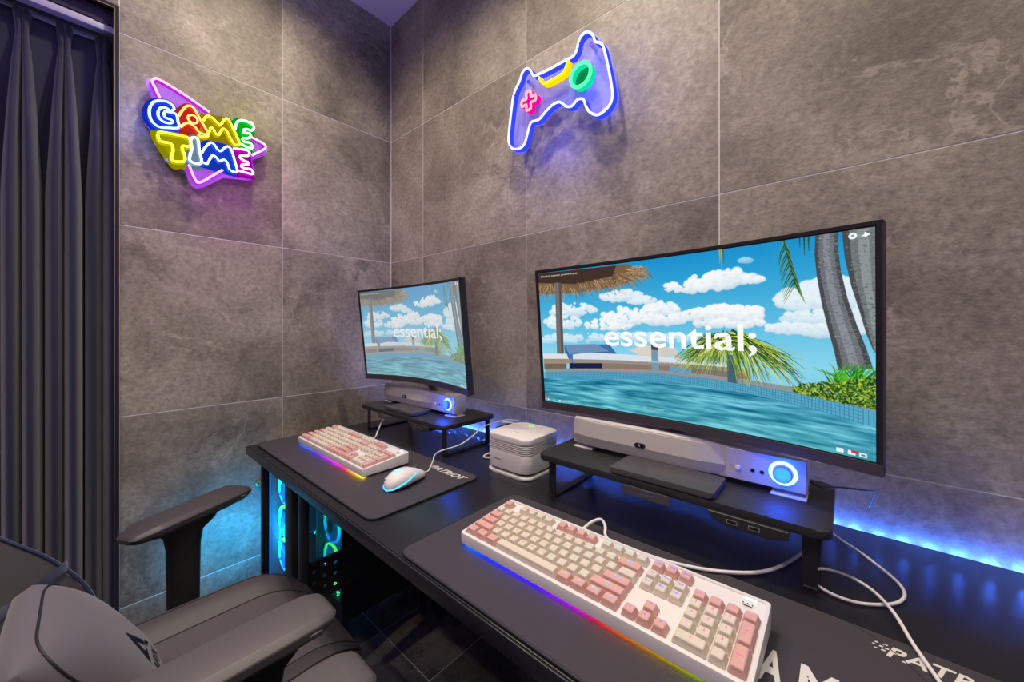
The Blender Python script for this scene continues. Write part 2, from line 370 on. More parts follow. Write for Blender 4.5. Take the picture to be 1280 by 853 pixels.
# pinch pleated curtain
def curtain():
    bm = BM(); pl = [-0.972 - 0.078 * k for k in range(13)]
    y0, y1 = -0.951, -1.98; ny = 760; zt, zp, nz = 2.042, 1.97, 70
    rows = []
    for j in range(nz + 1):
        if j < 40: z = zt - (zt - 1.55) * j / 40
        else: z = 1.55 - (1.55 - 0.02) * (j - 40) / (nz - 40)
        row = []
        for i in range(ny + 1):
            y = y0 + (y1 - y0) * i / ny
            if z > zp: wdt = 0.0052 + 0.004 * (z - zp) / (zt - zp); hgt = 0.020
            else:
                t = min(1, (zp - z) / 0.45); wdt = 0.0050 + 0.0135 * t ** 0.7; hgt = 0.018 + 0.040 * min(1, (zp - z) / 0.25)
            x = 0.0
            for k, c in enumerate(pl):
                for s in (-1, 1):
                    u = (y - (c + s * wdt * 0.98)) / (wdt * 0.95)
                    if abs(u) < 1: x = max(x, hgt * (1 - u * u) ** 0.85 * (1.0 if s > 0 else 0.93))
            fade = min(1, max(0, (zp - z) / 0.5))
            x += 0.007 * fade * math.sin(y * 61 + 2 * math.sin(z * 1.1)) + 0.003 * math.sin(y * 23 + z * 2.1)
            row.append(bm.verts.new((-0.072 + x, y, z)))
        rows.append(row)
    for A, B in zip(rows, rows[1:]):
        for i in range(ny): bm.faces.new((A[i], A[i + 1], B[i + 1], B[i]))
    return bm
cu = curtain(); c = obj('curtain', cu, M['curtain'], None, 60)
sm = c.modifiers.new('thick', 'SOLIDIFY'); sm.thickness = 0.0015
tag(c, 'long dark navy pinch-pleated curtain closing the doorway', 'curtain')
wall_backing('wall_passage', -0.5, -0.49, -2.2, -0.8, 0, 2.3, M['jamb'])

# ------------------------------------------------------------------ desk
D = 0.742
DX0, DX1, DY0, DY1 = 0.225, 2.62, -0.66, -0.028
desk = empty('desk', (1.4, -0.34, 0))
def dl(x): return x - 1.4
def dy(y): return y + 0.34
bm = BM(); box(bm, dl(DX0), dl(DX1), dy(DY0 + 0.004), dy(DY1), D - 0.025, D, 0.0015); obj('desktop', bm, M['desk'], desk, 30)
bm = BM(); box(bm, dl(DX0), dl(DX1), dy(DY0), dy(DY0 + 0.0035), D - 0.026, D - 0.0006, 0.001); obj('front_edge', bm, M['deskedge'], desk, 30)
bm = BM(); box(bm, dl(DX0 + 0.03), dl(DX1 - 0.03), dy(-0.625), dy(-0.595), D - 0.06, D - 0.0255, 0.001); obj('front_beam', bm, M['blackmetal'], desk, 30)
bm = BM(); box(bm, dl(DX0 + 0.03), dl(DX1 - 0.03), dy(-0.10), dy(-0.06), D - 0.06, D - 0.0255, 0.001); obj('rear_beam', bm, M['blackmetal'], desk, 30)
def leg(x0, x1, y0, y1):
    bm = BM(); box(bm, dl(x0), dl(x1), dy(y0), dy(y1), 0, D - 0.0605, 0.002); return obj('leg', bm, M['blackmetal'], desk, 30)
for x0, x1 in ((0.236, 0.258), (0.464, 0.522), (1.95, 1.99), (2.50, 2.55)):
    leg(x0, x1, -0.622, -0.602); leg(x0, x1, -0.098, -0.066)
leg(0.566, 0.594, -0.622, -0.602)
# perforated side rail running back from the second front leg
bm = BM()
y0, y1, z0, z1 = -0.60, -0.099, 0.362, 0.475; xa = 0.580
hole_c = []
ny, nz = 17, 3
dyc = (y1 - y0) / ny; dzc = (z1 - z0 - 0.02) / nz
for i in range(ny):
    for j in range(nz):
        cy = y0 + dyc * (i + 0.5); cz = z0 + 0.01 + dzc * (j + 0.5) + (0.004 if i % 2 else -0.004)
        n = 12; r = 0.0048
        inn, outr = [], []
        for k in range(n):
            t = 2 * PI * k / n + PI / n; cs, sn = math.cos(t), math.sin(t)
            s = 1 / max(abs(cs), abs(sn))
            inn.append((cy + r * cs, cz + r * sn)); outr.append((cy + dyc / 2 * cs * s, z0 + 0.01 + dzc * (j + 0.5) + dzc / 2 * sn * s))
        A = [bm.verts.new((dl(xa), dy(a), b)) for a, b in inn]; B = [bm.verts.new((dl(xa), dy(a), b)) for a, b in outr]
        for k in range(n): bm.faces.new((A[k], A[(k + 1) % n], B[(k + 1) % n], B[k]))
box(bm, dl(xa - 0.0008), dl(xa + 0.006), dy(y0), dy(y1), z0 + 0.0, z0 + 0.0102); box(bm, dl(xa - 0.0008), dl(xa + 0.006), dy(y0), dy(y1), z1 - 0.0102, z1)
o = obj('side_rail', bm, M['blackmetal'], desk); o.modifiers.new('t', 'SOLIDIFY').thickness = 0.0015
tag(desk, 'long black desk standing against the tiled wall', 'desk')

# led strip behind the desk
M['led'] = emat('blue_led', (0.03, 0.14, 1.0), 1000.0)
ls = empty('led_strip', (1.4, -0.010, 0.727))
bm = BM(); box(bm, 0.26 - 1.4, 2.6 - 1.4, -0.003, 0.0085, -0.0015, 0); obj('strip_tape', bm, M['white'], ls)
bm = BM(); box(bm, 0.26 - 1.4, 2.6 - 1.4, -0.004, 0.0085, -0.006, -0.0016); obj('strip_channel', bm, M['alu'], ls)
proto = None
n = 70
for i in range(n):
    x = 0.27 - 1.4 + i * 0.0335
    if proto is None: bm = BM(); box(bm, -0.0022, 0.0022, -0.0022, 0.0022, 0, 0.0016); proto = obj('led', bm, M['led'], ls, loc=(x, 0.001, 0))
    else: copy(proto, parent=ls, loc=(x, 0.001, 0))
tag(ls, 'blue glowing light strip fixed along the wall behind the desk', 'led strip')

# ------------------------------------------------------------------ mouse mats
def mousemat(x0, x1, y0, y1, label):
    root = empty('mouse_mat', ((x0 + x1) / 2, (y0 + y1) / 2, D)); cx, cy = (x0 + x1) / 2, (y0 + y1) / 2
    bm = BM(); ngon_prism(bm, rrect(x0 - cx, x1 - cx, y0 - cy, y1 - cy, 0.022), 0.0003, 0.0038, b=0.0008, seg=1); obj('cloth', bm, M['padcloth'], root, 40)
    bm = BM(); tube(bm, [(a, b, 0.0026) for a, b in rrect(x0 - cx, x1 - cx, y0 - cy, y1 - cy, 0.022)], 0.0021, 6, True); obj('stitched_edge', bm, M['padedge'], root, 60)
    tag(root, label, 'mouse mat')
    return root
pad1 = mousemat(0.232, 0.99, -0.634, -0.336, 'dark mouse mat at the left end of the desk under keyboard and white mouse')
pad2 = mousemat(1.118, 1.93, -0.652, -0.352, 'dark mouse mat under the large near keyboard with big pale printed letters')
def patriot(parent, wx, wy, length, z=0.00395):
    V, F = text_mesh('PATRIOT', 1.0, 0.02, 0.0, 'LEFT', 0.35, 2, 1.02)
    xs_ = [v[0] for v in V]; x0, x1 = min(xs_), max(xs_); s = length / (x1 - x0)
    h = 0.0215 / 0.72
    V2 = [(wx + (v[0] - x0) * s, wy + v[1] * h, z) for v in V]
    F2 = [tuple(f) for f in F]
    # dissolving squares before the P
    for k, (a, b, q) in enumerate(((-.0055, .012, .0034), (-.002, .0175, .004), (-.009, .0175, .003), (-.004, .006, .0036), (-.010, .006, .0025), (-.0115, .0125, .0025), (-.0005, .0115, .0034))):
        n0 = len(V2); V2 += [(wx + a, wy + b, z), (wx + a + q, wy + b, z), (wx + a + q * 1.3, wy + b + q * .8, z), (wx + a + q * .3, wy + b + q * .8, z)]; F2.append((n0, n0 + 1, n0 + 2, n0 + 3))
    o = obj('printed_name', (V2, F2), M['print'], parent); o['label'] = 'white printed lettering PATRIOT'
    return o
patriot(pad1, 0.838 - 0.611, -0.382 + 0.485, 0.135)
patriot(pad2, 1.731 - 1.524, -0.388 + 0.502, 0.124)
V, F = [], []
for ch_, xc_, wd_ in (('G', 1.597, .022), ('A', 1.6325, .024), ('M', 1.674, .033), ('I', 1.706, .007), ('N', 1.733, .026), ('G', 1.768, .024)):
    v_, f_ = text_mesh(ch_, 1.0, 0.03); xa = [q[0] for q in v_]; ya = [q[1] for q in v_]; n0 = len(V)
    V += [(xc_ - 1.524 + ((q[0] - min(xa)) / (max(xa) - min(xa)) - .5) * wd_, -0.521 + 0.502 + (q[1] - min(ya)) / (max(ya) - min(ya)) * .054, 0.00395) for q in v_]; F += [tuple(i + n0 for i in f) for f in f_]
o = obj('printed_letters', (V, F), M['print'], pad2); o['label'] = 'large pale printed lettering GAMING'
bm = BM(); tube(bm, [(x - 1.524, y + 0.502, 0.0038) for x, y, _ in smoothpath([(1.676, -0.352, 0), (1.70, -0.354, 0), (1.727, -0.366, 0), (1.761, -0.405, 0), (1.79, -0.47, 0), (1.80, -0.55, 0)], 8)], 0.0007, 5); obj('printed_arc', bm, M['padedge'], pad2)

# ------------------------------------------------------------------ keyboards
U = 0.01905
def keycap_bm(wu, hu=1.0):
    bm = BM(); w2 = (wu * U - 0.0012) / 2; h2 = (hu * U - 0.0012) / 2; H_ = 0.0088
    rings = []
    for t, ix, iy in ((0, 0, 0), (0.55, .0016, .0016), (0.93, .0027, .0024), (1.0, .0036, .0032)):
        rings.append([Vector(p + (H_ * t,)) for p in [(-w2 + ix, -h2 + iy * .7), (w2 - ix, -h2 + iy * .7), (w2 - ix, h2 - iy * 1.3), (-w2 + ix, h2 - iy * 1.3)]])
    VS = [[bm.verts.new(p) for p in r] for r in rings]
    for A, B in zip(VS, VS[1:]):
        for k in range(4): bm.faces.new((A[k], A[(k + 1) % 4], B[(k + 1) % 4], B[k]))
    # dished top
    c = bm.verts.new((0, 0, H_ - 0.0007)); T = VS[-1]
    for k in range(4): bm.faces.new((T[k], T[(k + 1) % 4], c))
    bm.faces.new(VS[0][::-1])
    es = [e for e in bm.edges if all(abs(abs(v.co.x) - 0) > 1e-5 for v in e.verts) and abs(e.verts[0].co.z - e.verts[1].co.z) > 0.0005 and max(e.verts[0].co.z, e.verts[1].co.z) <= H_ + 1e-6]
    bmesh.ops.bevel(bm, geom=es, offset=0.0012, segments=1, affect='EDGES')
    return bm
# layout: (legend, x, row_y, w, h, pink)
K = []
K.append(('Esc', 0, 5.25, 1, 1, 1))
for i in range(4): K.append(('F%d' % (i + 1), 2 + i, 5.25, 1, 1, 0))
for i in range(4): K.append(('F%d' % (i + 5), 6.5 + i, 5.25, 1, 1, 1))
for i in range(4): K.append(('F%d' % (i + 9), 11 + i, 5.25, 1, 1, 0))
for i, s in enumerate(('PrtSc', 'ScrLk', 'Pause')): K.append((s, 15.25 + i, 5.25, 1, 1, 1))
for i, s in enumerate('`1234567890-='): K.append((s, i, 4, 1, 1, 0))
K.append(('Back', 13, 4, 2, 1, 1))
K.append(('Tab', 0, 3, 1.5, 1, 1))
for i, s in enumerate('QWERTYUIOP[]'): K.append((s, 1.5 + i, 3, 1, 1, 0))
K.append(('\\ |', 13.5, 3, 1.5, 1, 0))
K.append(('Caps', 0, 2, 1.75, 1, 1))
for i, s in enumerate("ASDFGHJKL;'"): K.append((s, 1.75 + i, 2, 1, 1, 0))
K.append(('Enter', 12.75, 2, 2.25, 1, 1))
K.append(('Shift', 0, 1, 2.25, 1, 1))
for i, s in enumerate('ZXCVBNM,./'): K.append((s, 2.25 + i, 1, 1, 1, 0))
K.append(('Shift', 12.25, 1, 2.75, 1, 1))
for i, s in enumerate(('Ctrl', 'Win', 'Alt')): K.append((s, 1.25 * i, 0, 1.25, 1, 1))
K.append(('', 3.75, 0, 6.25, 1, 0))
for i, s in enumerate(('Alt', 'Fn', 'Menu', 'Ctrl')): K.append((s, 10 + 1.25 * i, 0, 1.25, 1, 1))
for i, s in enumerate(('Ins', 'Home', 'PgUp')): K.append((s, 15.25 + i, 4, 1, 1, 0))
for i, s in enumerate(('Del', 'End', 'PgDn')): K.append((s, 15.25 + i, 3, 1, 1, 0))
K.append(('^', 16.25, 1, 1, 1, 1))
for i, s in enumerate('<v>'): K.append((s, 15.25 + i, 0, 1, 1, 1))
for i, s in enumerate(('Num', '/', '*', '-')): K.append((s, 18.5 + i, 4, 1, 1, 1))
for r_, row in enumerate(('789', '456', '123')):
    for i, s in enumerate(row): K.append((s, 18.5 + i, 3 - r_, 1, 1, 0))
K.append(('+', 21.5, 2, 1, 2, 1)); K.append(('Enter', 21.5, 0, 1, 2, 1)); K.append(('0', 18.5, 0, 2, 1, 0)); K.append(('.', 20.5, 0, 1, 1, 0))
KW, KD = 0.440, 0.137
TILT = math.atan(0.012 / KD)
cap_cache = {}
def ramp_mat(name, stops, x0, x1, strength, axis=0):
    m = bpy.data.materials.new(name); m.use_nodes = True; nt = m.node_tree; nt.nodes.clear(); L = nt.links
    e = nt.nodes.new('ShaderNodeEmission'); o = nt.nodes.new('ShaderNodeOutputMaterial'); tc = nt.nodes.new('ShaderNodeTexCoord')
    sp = nt.nodes.new('ShaderNodeSeparateXYZ'); mr = nt.nodes.new('ShaderNodeMapRange'); cr = nt.nodes.new('ShaderNodeValToRGB')
    L.new(tc.outputs['Object'], sp.inputs[0]); L.new(sp.outputs[axis], mr.inputs[0]); mr.inputs[1].default_value = x0; mr.inputs[2].default_value = x1
    L.new(mr.outputs[0], cr.inputs[0]); el = cr.color_ramp.elements
    el[0].position = stops[0][0]; el[0].color = (*stops[0][1], 1); el[1].position = stops[-1][0]; el[1].color = (*stops[-1][1], 1)
    for p, c in stops[1:-1]: k = el.new(p); k.color = (*c, 1)
    L.new(cr.outputs[0], e.inputs[0]); e.inputs[1].default_value = strength; L.new(e.outputs[0], o.inputs[0])
    return m
M['glow2'] = ramp_mat('underglow_rainbow', [(0, (0.0, 0.16, 1)), (0.14, (0.0, 0.03, 1)), (0.38, (0.06, 0, 1)), (0.52, (.35, 0, .6)), (0.60, (.6, .0, .03)), (0.70, (.42, .10, 0)), (0.84, (.22, .22, 0)), (1, (0, .30, .04))], -KW / 2, KW / 2, 42)
M['glow1'] = ramp_mat('underglow_left_keyboard', [(0, (0.0, 0.10, 1)), (0.3, (0.03, 0.02, 1)), (0.5, (.3, 0, 1)), (0.66, (.9, 0, .7)), (0.74, (1, .0, .08)), (0.86, (1, .3, 0)), (1, (.9, .8, 0))], -KW / 2, KW / 2, 60)
def legend_mat(name, stops): return ramp_mat(name, stops, -KW / 2, KW / 2, 1.6)
M['leg2'] = legend_mat('legend_glow', [(0, (1, .12, .12)), (.2, (1, .2, .2)), (.3, (.35, .30, .25)), (.45, (.1, .7, .4)), (.58, (.1, .75, 1)), (.72, (.15, .2, 1)), (.8, (.2, .2, 1)), (.86, (1, .15, .25)), (1, (1, .15, .3))])
M['leg1'] = legend_mat('legend_glow_left', [(0, (1, .3, .25)), (.2, (1, .45, .1)), (.42, (1, .75, .05)), (.5, (.8, .7, .2)), (.6, (.35, .3, .25)), (1, (.30, .27, .26))])
def keyboard(cx, cy, z, label, glow, legm):
    root = empty('keyboard', (cx, cy, z))
    bm = BM(); hw, hd = KW / 2, KD / 2; zf, zb = 0.024, 0.036
    ring = lambda s, zoff, zl: [Vector((a, b, zl if zl is not None else zf + (zb - zf) * (b + hd) / KD + zoff)) for a, b in rrect(-hw + s, hw - s, -hd + s, hd - s, 0.005 if s < 0.004 else 0.003, 3)]
    loft(bm, [ring(0.003, 0, 0.0035), ring(0.0005, 0, 0.006), ring(0, -0.0025, None), ring(0.0005, -0.0006, None), ring(0.0022, 0, None), ring(0.005, 0, None), ring(0.0055, -0.0022, None)])
    obj('case', bm, M['white'], root, 35)
    bm = BM(); box(bm, -hw + 0.006, hw - 0.006, -hd + 0.0050, -hd + 0.0100, 0.0028, 0.0034); obj('underglow_strip', bm, glow, root)
    for sx in (-1, 1):
        for sy in (-1, 1):
            bm = BM(); box(bm, sx * 0.19 - 0.012, sx * 0.19 + 0.012, sy * 0.05 - 0.004, sy * 0.05 + 0.004, 0.0, 0.0045, 0.0008, 1); obj('foot', bm, M['blackplastic'], root)
    def top(x, y, up=0.0): return zf + (zb - zf) * (y + hd) / KD + up
    LV, LF = [], []
    for s, x, y, wu, hu, pk in K:
        px = -hw + 0.0057 + (x + wu / 2) * U; py = -hd + 0.0075 + (y + hu / 2) * U * 0.985
        key = (wu, hu, pk)
        zz = top(px, py, -0.0015)
        if key not in cap_cache:
            o = obj('keycap', keycap_bm(wu, hu), M['keypink' if pk else 'keywhite'], root); cap_cache[key] = o
        else: o = copy(cap_cache[key], parent=root)
        o.parent = root; o.location = (px, py, zz); o.rotation_euler = (TILT, 0, 0)
        if s:
            if s not in LEG: LEG[s] = text_mesh(s, 0.0062 if len(s) == 1 else 0.0046, 0.00008, 0, 'CENTER', 0, 1)
            V, F = LEG[s]; n0 = len(LV); Mt = Matrix.Translation((px, py, zz)) @ Matrix.Rotation(TILT, 4, 'X')
            LV += [tuple(Mt @ Vector((v[0] * (1 if len(s) < 4 else .8), v[1] - 0.0002 + (0.0 if hu == 1 else 0.0), 0.0087))) for v in V]; LF += [tuple(i + n0 for i in f) for f in F]
    tag(obj('key_legends', (LV, LF), legm, root), kind='stuff')
    # indicator window, marks and badge at the rear right corner
    bm = BM(); ngon_prism(bm, rrect(hw - 0.030, hw - 0.014, hd - 0.0125, hd - 0.0085, 0.002, 4), top(0, hd - .01) - 0.001, top(0, hd - .01) + 0.0009); obj('indicator_light', bm, emat('indicator', (0.9, 0.95, 1), 1.1), root)
    bm = BM()
    for k in range(3): box(bm, hw - 0.029 + k * 0.005, hw - 0.0275 + k * 0.005, hd - 0.0190, hd - 0.0180, top(0, hd - .019) - 0.001, top(0, hd - .019) + 0.0001)
    box(bm, hw - 0.029, hw - 0.018, hd - 0.0232, hd - 0.0226, top(0, hd - .023) - 0.001, top(0, hd - .023) + 0.0001)
    obj('indicator_marks', bm, M['greyplastic'], root)
    tag(root, label, 'keyboard')
    return root
LEG = {}
kb2 = keyboard(1.406, -0.503, D + 0.0039, 'large pink and cream keyboard nearest the camera', M['glow2'], M['leg2'])
kb1 = keyboard(0.560, -0.476, D + 0.0039, 'pink and cream keyboard at the left end of the desk', M['glow1'], M['leg1'])

def cable(name, pts, r, label, m=None, n=8):
    bm = BM(); tube(bm, smoothpath(pts, n), r, 8); o = obj(name, bm, m or M['cable'], None, 60)
    if label: tag(o, label, 'cable')
    return o
cable('usb_cable', [(1.33, -0.434, D + .022), (1.337, -0.412, D + .021), (1.341, -0.385, D + .025), (1.350, -0.366, D + .026), (1.360, -0.368, D + .018), (1.368, -0.382, D + .010), (1.385, -0.390, D + .0078), (1.43, -0.388, D + .0075), (1.485, -0.381, D + .0075), (1.549, -0.354, D + .0075), (1.604, -0.300, D + .006), (1.64, -0.2, D + .004), (1.645, -0.13, D + .004), (1.64, -0.04, D + .004)], 0.0028, 'thick white cable running from the near keyboard back under the black shelf')
cable('mouse_cable', [(1.668, -0.02, D + .004), (1.677, -0.084, D + .0035), (1.72, -0.140, D + .0035), (1.757, -0.205, D + .0035), (1.752, -0.255, D + .0035), (1.715, -0.292, D + .0035), (1.68, -0.297, D + .004), (1.655, -0.276, D + .005), (1.664, -0.242, D + .0065), (1.692, -0.236, D + .008), (1.722, -0.256, D + .0095), (1.743, -0.30, D + .0105), (1.757, -0.355, D + .0085), (1.775, -0.42, D + .0085), (1.79, -0.50, D + .0075)], 0.0022, 'thin white cable looping on the desk right of the black shelf')

# ------------------------------------------------------------------ mouse
def mouse(cx, cy, ang):
    root = empty('mouse', (cx, cy, D + 0.0039), ang)
    # +y local = front (cable end)
    L_, Wd, Hh = 0.116, 0.062, 0.038
    ns, nr = 22, 20
    def ring(t):
        y = -L_ / 2 + L_ * t
        wv = Wd / 2 * (math.sin(PI * min(max(t, 0.0), 1)) ** 0.42) * (1 - 0.10 * math.exp(-((t - .55) / .18) ** 2)) if 0 < t < 1 else 0.0005
        hv = Hh * (math.sin(PI * (t ** 0.75 * 0.90 + 0.05)) ** 0.6) if 0 < t < 1 else 0.004
        hv *= 1 - 0.25 * max(0, t - .6)
        pts = []
        for k in range(nr):
            a = 2 * PI * k / nr; c, s = math.cos(a), math.sin(a)
            x = wv * math.copysign(abs(c) ** 0.75, c)
            z = (hv * (0.32 + 0.68 * max(0, s) ** 0.85)) if s >= 0 else hv * 0.32 * (1 + s) + 0.0015 * (-s)
            if s < 0: x *= 0.93 + 0.07 * (1 + s)
            pts.append(Vector((x, y, max(z, 0.0012))))
        return pts
    bm = BM(); loft(bm, [ring(0.004 + 0.992 * i / ns) for i in range(ns + 1)]); obj('body', bm, M['white'], root, 50)
    # light line round the rear and both sides
    pts = []
    for i in range(41):
        a = R(-200 + 220 * i / 40); t = max(0.02, min(0.98, (math.sin(a) + 1) * 0.5))
        s = math.cos(a)
        tt = 0.02 + 0.40 * (1 + math.sin(a)) if math.sin(a) < 0.4 else 0.58
        rg = ring(tt); k = 1 if s > 0 else nr // 2 - 1
        q = rg[0 if s > 0 else nr // 2].lerp(rg[k], 0.6)
        q = Vector((abs(q.x) * s if abs(math.sin(a)) > .999 else q.x, q.y, 0.011 + 0.017 * tt * 1.3)); pts.append(q)
    # rebuild as a clean path: left side front -> rear -> right side front
    path = []
    for i in range(33):
        u = -1 + 2 * i / 32; tt = 0.012 + 0.60 * abs(u) ** 1.7
        y = -L_ / 2 + L_ * tt; wv = Wd / 2 * (math.sin(PI * tt) ** 0.42) * (1 - 0.10 * math.exp(-((tt - .55) / .18) ** 2))
        hv = Hh * (math.sin(PI * (tt ** 0.75 * 0.90 + 0.05)) ** 0.6) * (1 - 0.25 * max(0, tt - .6))
        side = max(-1, min(1, u / 0.16)); zf = 0.30 + 0.42 * abs(u) ** 2
        sn = ((zf - 0.32) / 0.68) if zf > 0.32 else 0; sn = max(0, sn) ** (1 / 0.85); cs = math.sqrt(max(0, 1 - sn * sn)) ** 0.75
        path.append(Vector((wv * cs * side * 1.01, y - (0.0012 if abs(side) < 1 else 0), hv * zf)))
    bm = BM(); tube(bm, path, 0.0013, 6); obj('light_line', bm, emat('cyan_mouse_light', (0.03, 0.50, 1.0), 2.6), root, 60)
    # button split, wheel
    bm = BM()
    pts = []
    for i in range(9):
        tt = 0.60 + 0.36 * i / 8; pts.append(max(ring(tt), key=lambda p: p.z) + Vector((0, 0, 0.0001)))
    tube(bm, [Vector((0, p.y, p.z)) for p in pts], 0.0006, 5); obj('button_split', bm, M['greyplastic'], root)
    pz = max(p.z for p in ring(0.80))
    bm = BM(); lathe(bm, [(0, -.003), (.007, -.003), (.008, 0), (.007, .003), (0, .003)], 18, Matrix.Translation((0, -L_ / 2 + L_ * .80, pz - 0.003)) @ Matrix.Rotation(R(90), 4, 'Y')); obj('scroll_wheel', bm, M['greyplastic'], root, 40)
    # round G mark on the back
    bm = BM(); pts = []
    for i in range(22):
        a = R(60 + 300 * i / 21 - 15); pts.append((0.0078 * math.cos(a), 0.0078 * math.sin(a)))
    pts += [(0.0078 * math.cos(R(345)), 0.0005), (0.001, 0.0005)]
    yb = -L_ / 2 + L_ * 0.27
    def onb(a, b):
        tt = (yb + b + L_ / 2) / L_; hv = max(p.z for p in ring(tt)); return Vector((a, yb + b, hv - 0.16 * abs(a) ** 1.3 + 0.0001))
    tube(bm, [onb(-a, -b) for a, b in pts], 0.0010, 6); o = obj('logo', bm, emat('cyan_mark', (0.15, 0.75, 1.0), 2.2), root, 60); o['label'] = 'glowing cyan letter G mark'
    tag(root, 'white mouse with cyan light line on the left mouse mat', 'mouse')
    return root
ms = mouse(0.882, -0.486, R(13)); ms.scale = (1.06, 1.06, 1.02)
cable('mouse_cable', [(0.869, -0.427, D + .012), (0.866, -0.408, D + .007), (0.844, -0.383, D + .0065), (0.806, -0.345, D + .0065), (0.794, -0.333, D + .012), (0.800, -0.325, D + .022), (0.815, -0.312, D + .030), (0.85, -0.282, D + .045), (0.853, -0.235, D + .061), (0.855, -0.19, D + .081), (0.86, -0.10, D + .085), (0.86, -0.03, D + .07)], 0.0018, 'thin white mouse cable rising behind the small left shelf')
cable('usb_cable', [(0.493, -0.412, D + .02), (0.492, -0.385, D + .018), (0.482, -0.35, D + .0085), (0.45, -0.32, D + .02), (0.445, -0.30, D + .05), (0.47, -0.297, D + .066), (0.497, -0.297, D + .070)], 0.0026, 'white cable from the left keyboard up to the small left shelf')
for k, (a, b, c_, d_) in enumerate(((0.823, -0.508, 0.829, -0.432), (0.842, -0.52, 0.846, -0.49))):
    bm = BM(); tube(bm, [(a, b, D + 0.0058), (c_, d_, D + 0.0058)], 0.0018, 8); o = obj('stylus', bm, M['white'], None, 60)
    tag(o, ['slim white stick lying along the end of the left keyboard', 'short white stick half hidden behind the white mouse'][k], 'stick')

# ------------------------------------------------------------------ monitor shelves
def shelf(x0, x1, y0, y1, ztop, label, usb_x, clip_x):
    cx, cy = (x0 + x1) / 2, (y0 + y1) / 2; root = empty('monitor_shelf', (cx, cy, D)); zt = ztop - D; t = 0.013
    bm = BM(); ngon_prism(bm, rrect(x0 - cx, x1 - cx, y0 - cy, y1 - cy, 0.018), zt - t, zt, b=0.0025, seg=2); obj('shelf_top', bm, M['shelf'], root, 35)
    for s in (-1, 1):
        xa = (x1 - cx - 0.026) * s; bm = BM(); w_ = 0.018
        ya, yb = y0 - cy + 0.022, y1 - cy - 0.012
        # flat bar bent in a U: front post, floor bar, rear post
        xo = xa - 0.002; 
        box(bm, xa - w_ / 2, xa + w_ / 2, ya, ya + 0.004, 0.004, zt - t, 0.0008, 1); box(bm, xa - w_ / 2, xa + w_ / 2, yb - 0.004, yb, 0.004, zt - t, 0.0008, 1)
        box(bm, xa - w_ / 2, xa + w_ / 2, ya, yb, 0.0, 0.0042, 0.0008, 1)
        obj('leg', bm, M['blackmetal'], root, 30)
    # usb hub under the front edge
    ux = usb_x - cx; yf = y0 - cy
    bm = BM(); ngon_prism(bm, [(ux - 0.055, zt - t), (ux + 0.055, zt - t), (ux + 0.055, zt - t - 0.012), (ux + 0.028, zt - t - 0.019), (ux - 0.022, zt - t - 0.019), (ux - 0.045, zt - t - 0.012)], yf - 0.006, yf + 0.05, 'y', b=0.001, seg=1)
    hub = obj('usb_hub', bm, M['blackplastic'], root, 30)
    for q in (-0.018, 0.012):
        bm = BM(); box(bm, ux + q - 0.0075, ux + q + 0.0075, yf - 0.0066, yf - 0.004, zt - t - 0.0125, zt - t - 0.006); s_ = obj('usb_socket', bm, M['alu'], hub)
        bm = BM(); box(bm, ux + q - 0.0065, ux + q + 0.0065, yf - 0.0069, yf - 0.004, zt - t - 0.0115, zt - t - 0.007); obj('usb_opening', bm, M['hole'], hub)
    # phone clip hanging at the front
    kx = clip_x - cx
    bm = BM(); V_ = [(kx - 0.043, zt - t + .003), (kx - 0.018, zt - t + .003), (kx - 0.013, zt - t - .006), (kx + 0.013, zt - t - .006), (kx + 0.018, zt - t + .003), (kx + 0.043, zt - t + .003), (kx + 0.043, zt - t - .013), (kx - 0.043, zt - t - .013)]
    ngon_prism(bm, V_, yf - 0.010, yf - 0.006, 'y'); ngon_prism(bm, [(kx - 0.03, zt - t), (kx + 0.03, zt - t), (kx + 0.03, zt - t - .004), (kx - 0.03, zt - t - .004)], yf - 0.007, yf + 0.04, 'y'); obj('clip_holder', bm, M['greyplastic'], root, 30)
    tag(root, label, 'shelf')
    return root
S1Z, S2Z = 0.838, 0.842
shelf(0.302, 0.812, -0.312, -0.092, S1Z, 'small black monitor shelf at the left end of the desk', 0.690, 0.500)
shelf(1.165, 1.682, -0.322, -0.098, S2Z, 'black monitor shelf behind the near keyboard', 1.578, 1.422)
def slab(x0, x1, y0, y1, z, label, t=0.013):
    cx, cy = (x0 + x1) / 2, (y0 + y1) / 2; root = empty('charging_slab', (cx, cy, z))
    P = rrect(x0 - cx, x1 - cx, y0 - cy, y1 - cy, 0.006)
    bm = BM(); ngon_prism(bm, P, 0.0032, t, b=0.002, seg=2); obj('top_plate', bm, M['greyplastic'], root, 35)
    bm = BM(); ngon_prism(bm, [(a * .96, b * .94) for a, b in P], 0.0001, 0.0031); obj('underside', bm, M['blackplastic'], root, 35)
    tag(root, label, 'tray')
slab(0.462, 0.640, -0.304, -0.232, S1Z, 'flat dark grey slab on the small left shelf')
slab(1.345, 1.532, -0.322, -0.232, S2Z, 'flat dark grey slab on the shelf before the long near speaker')

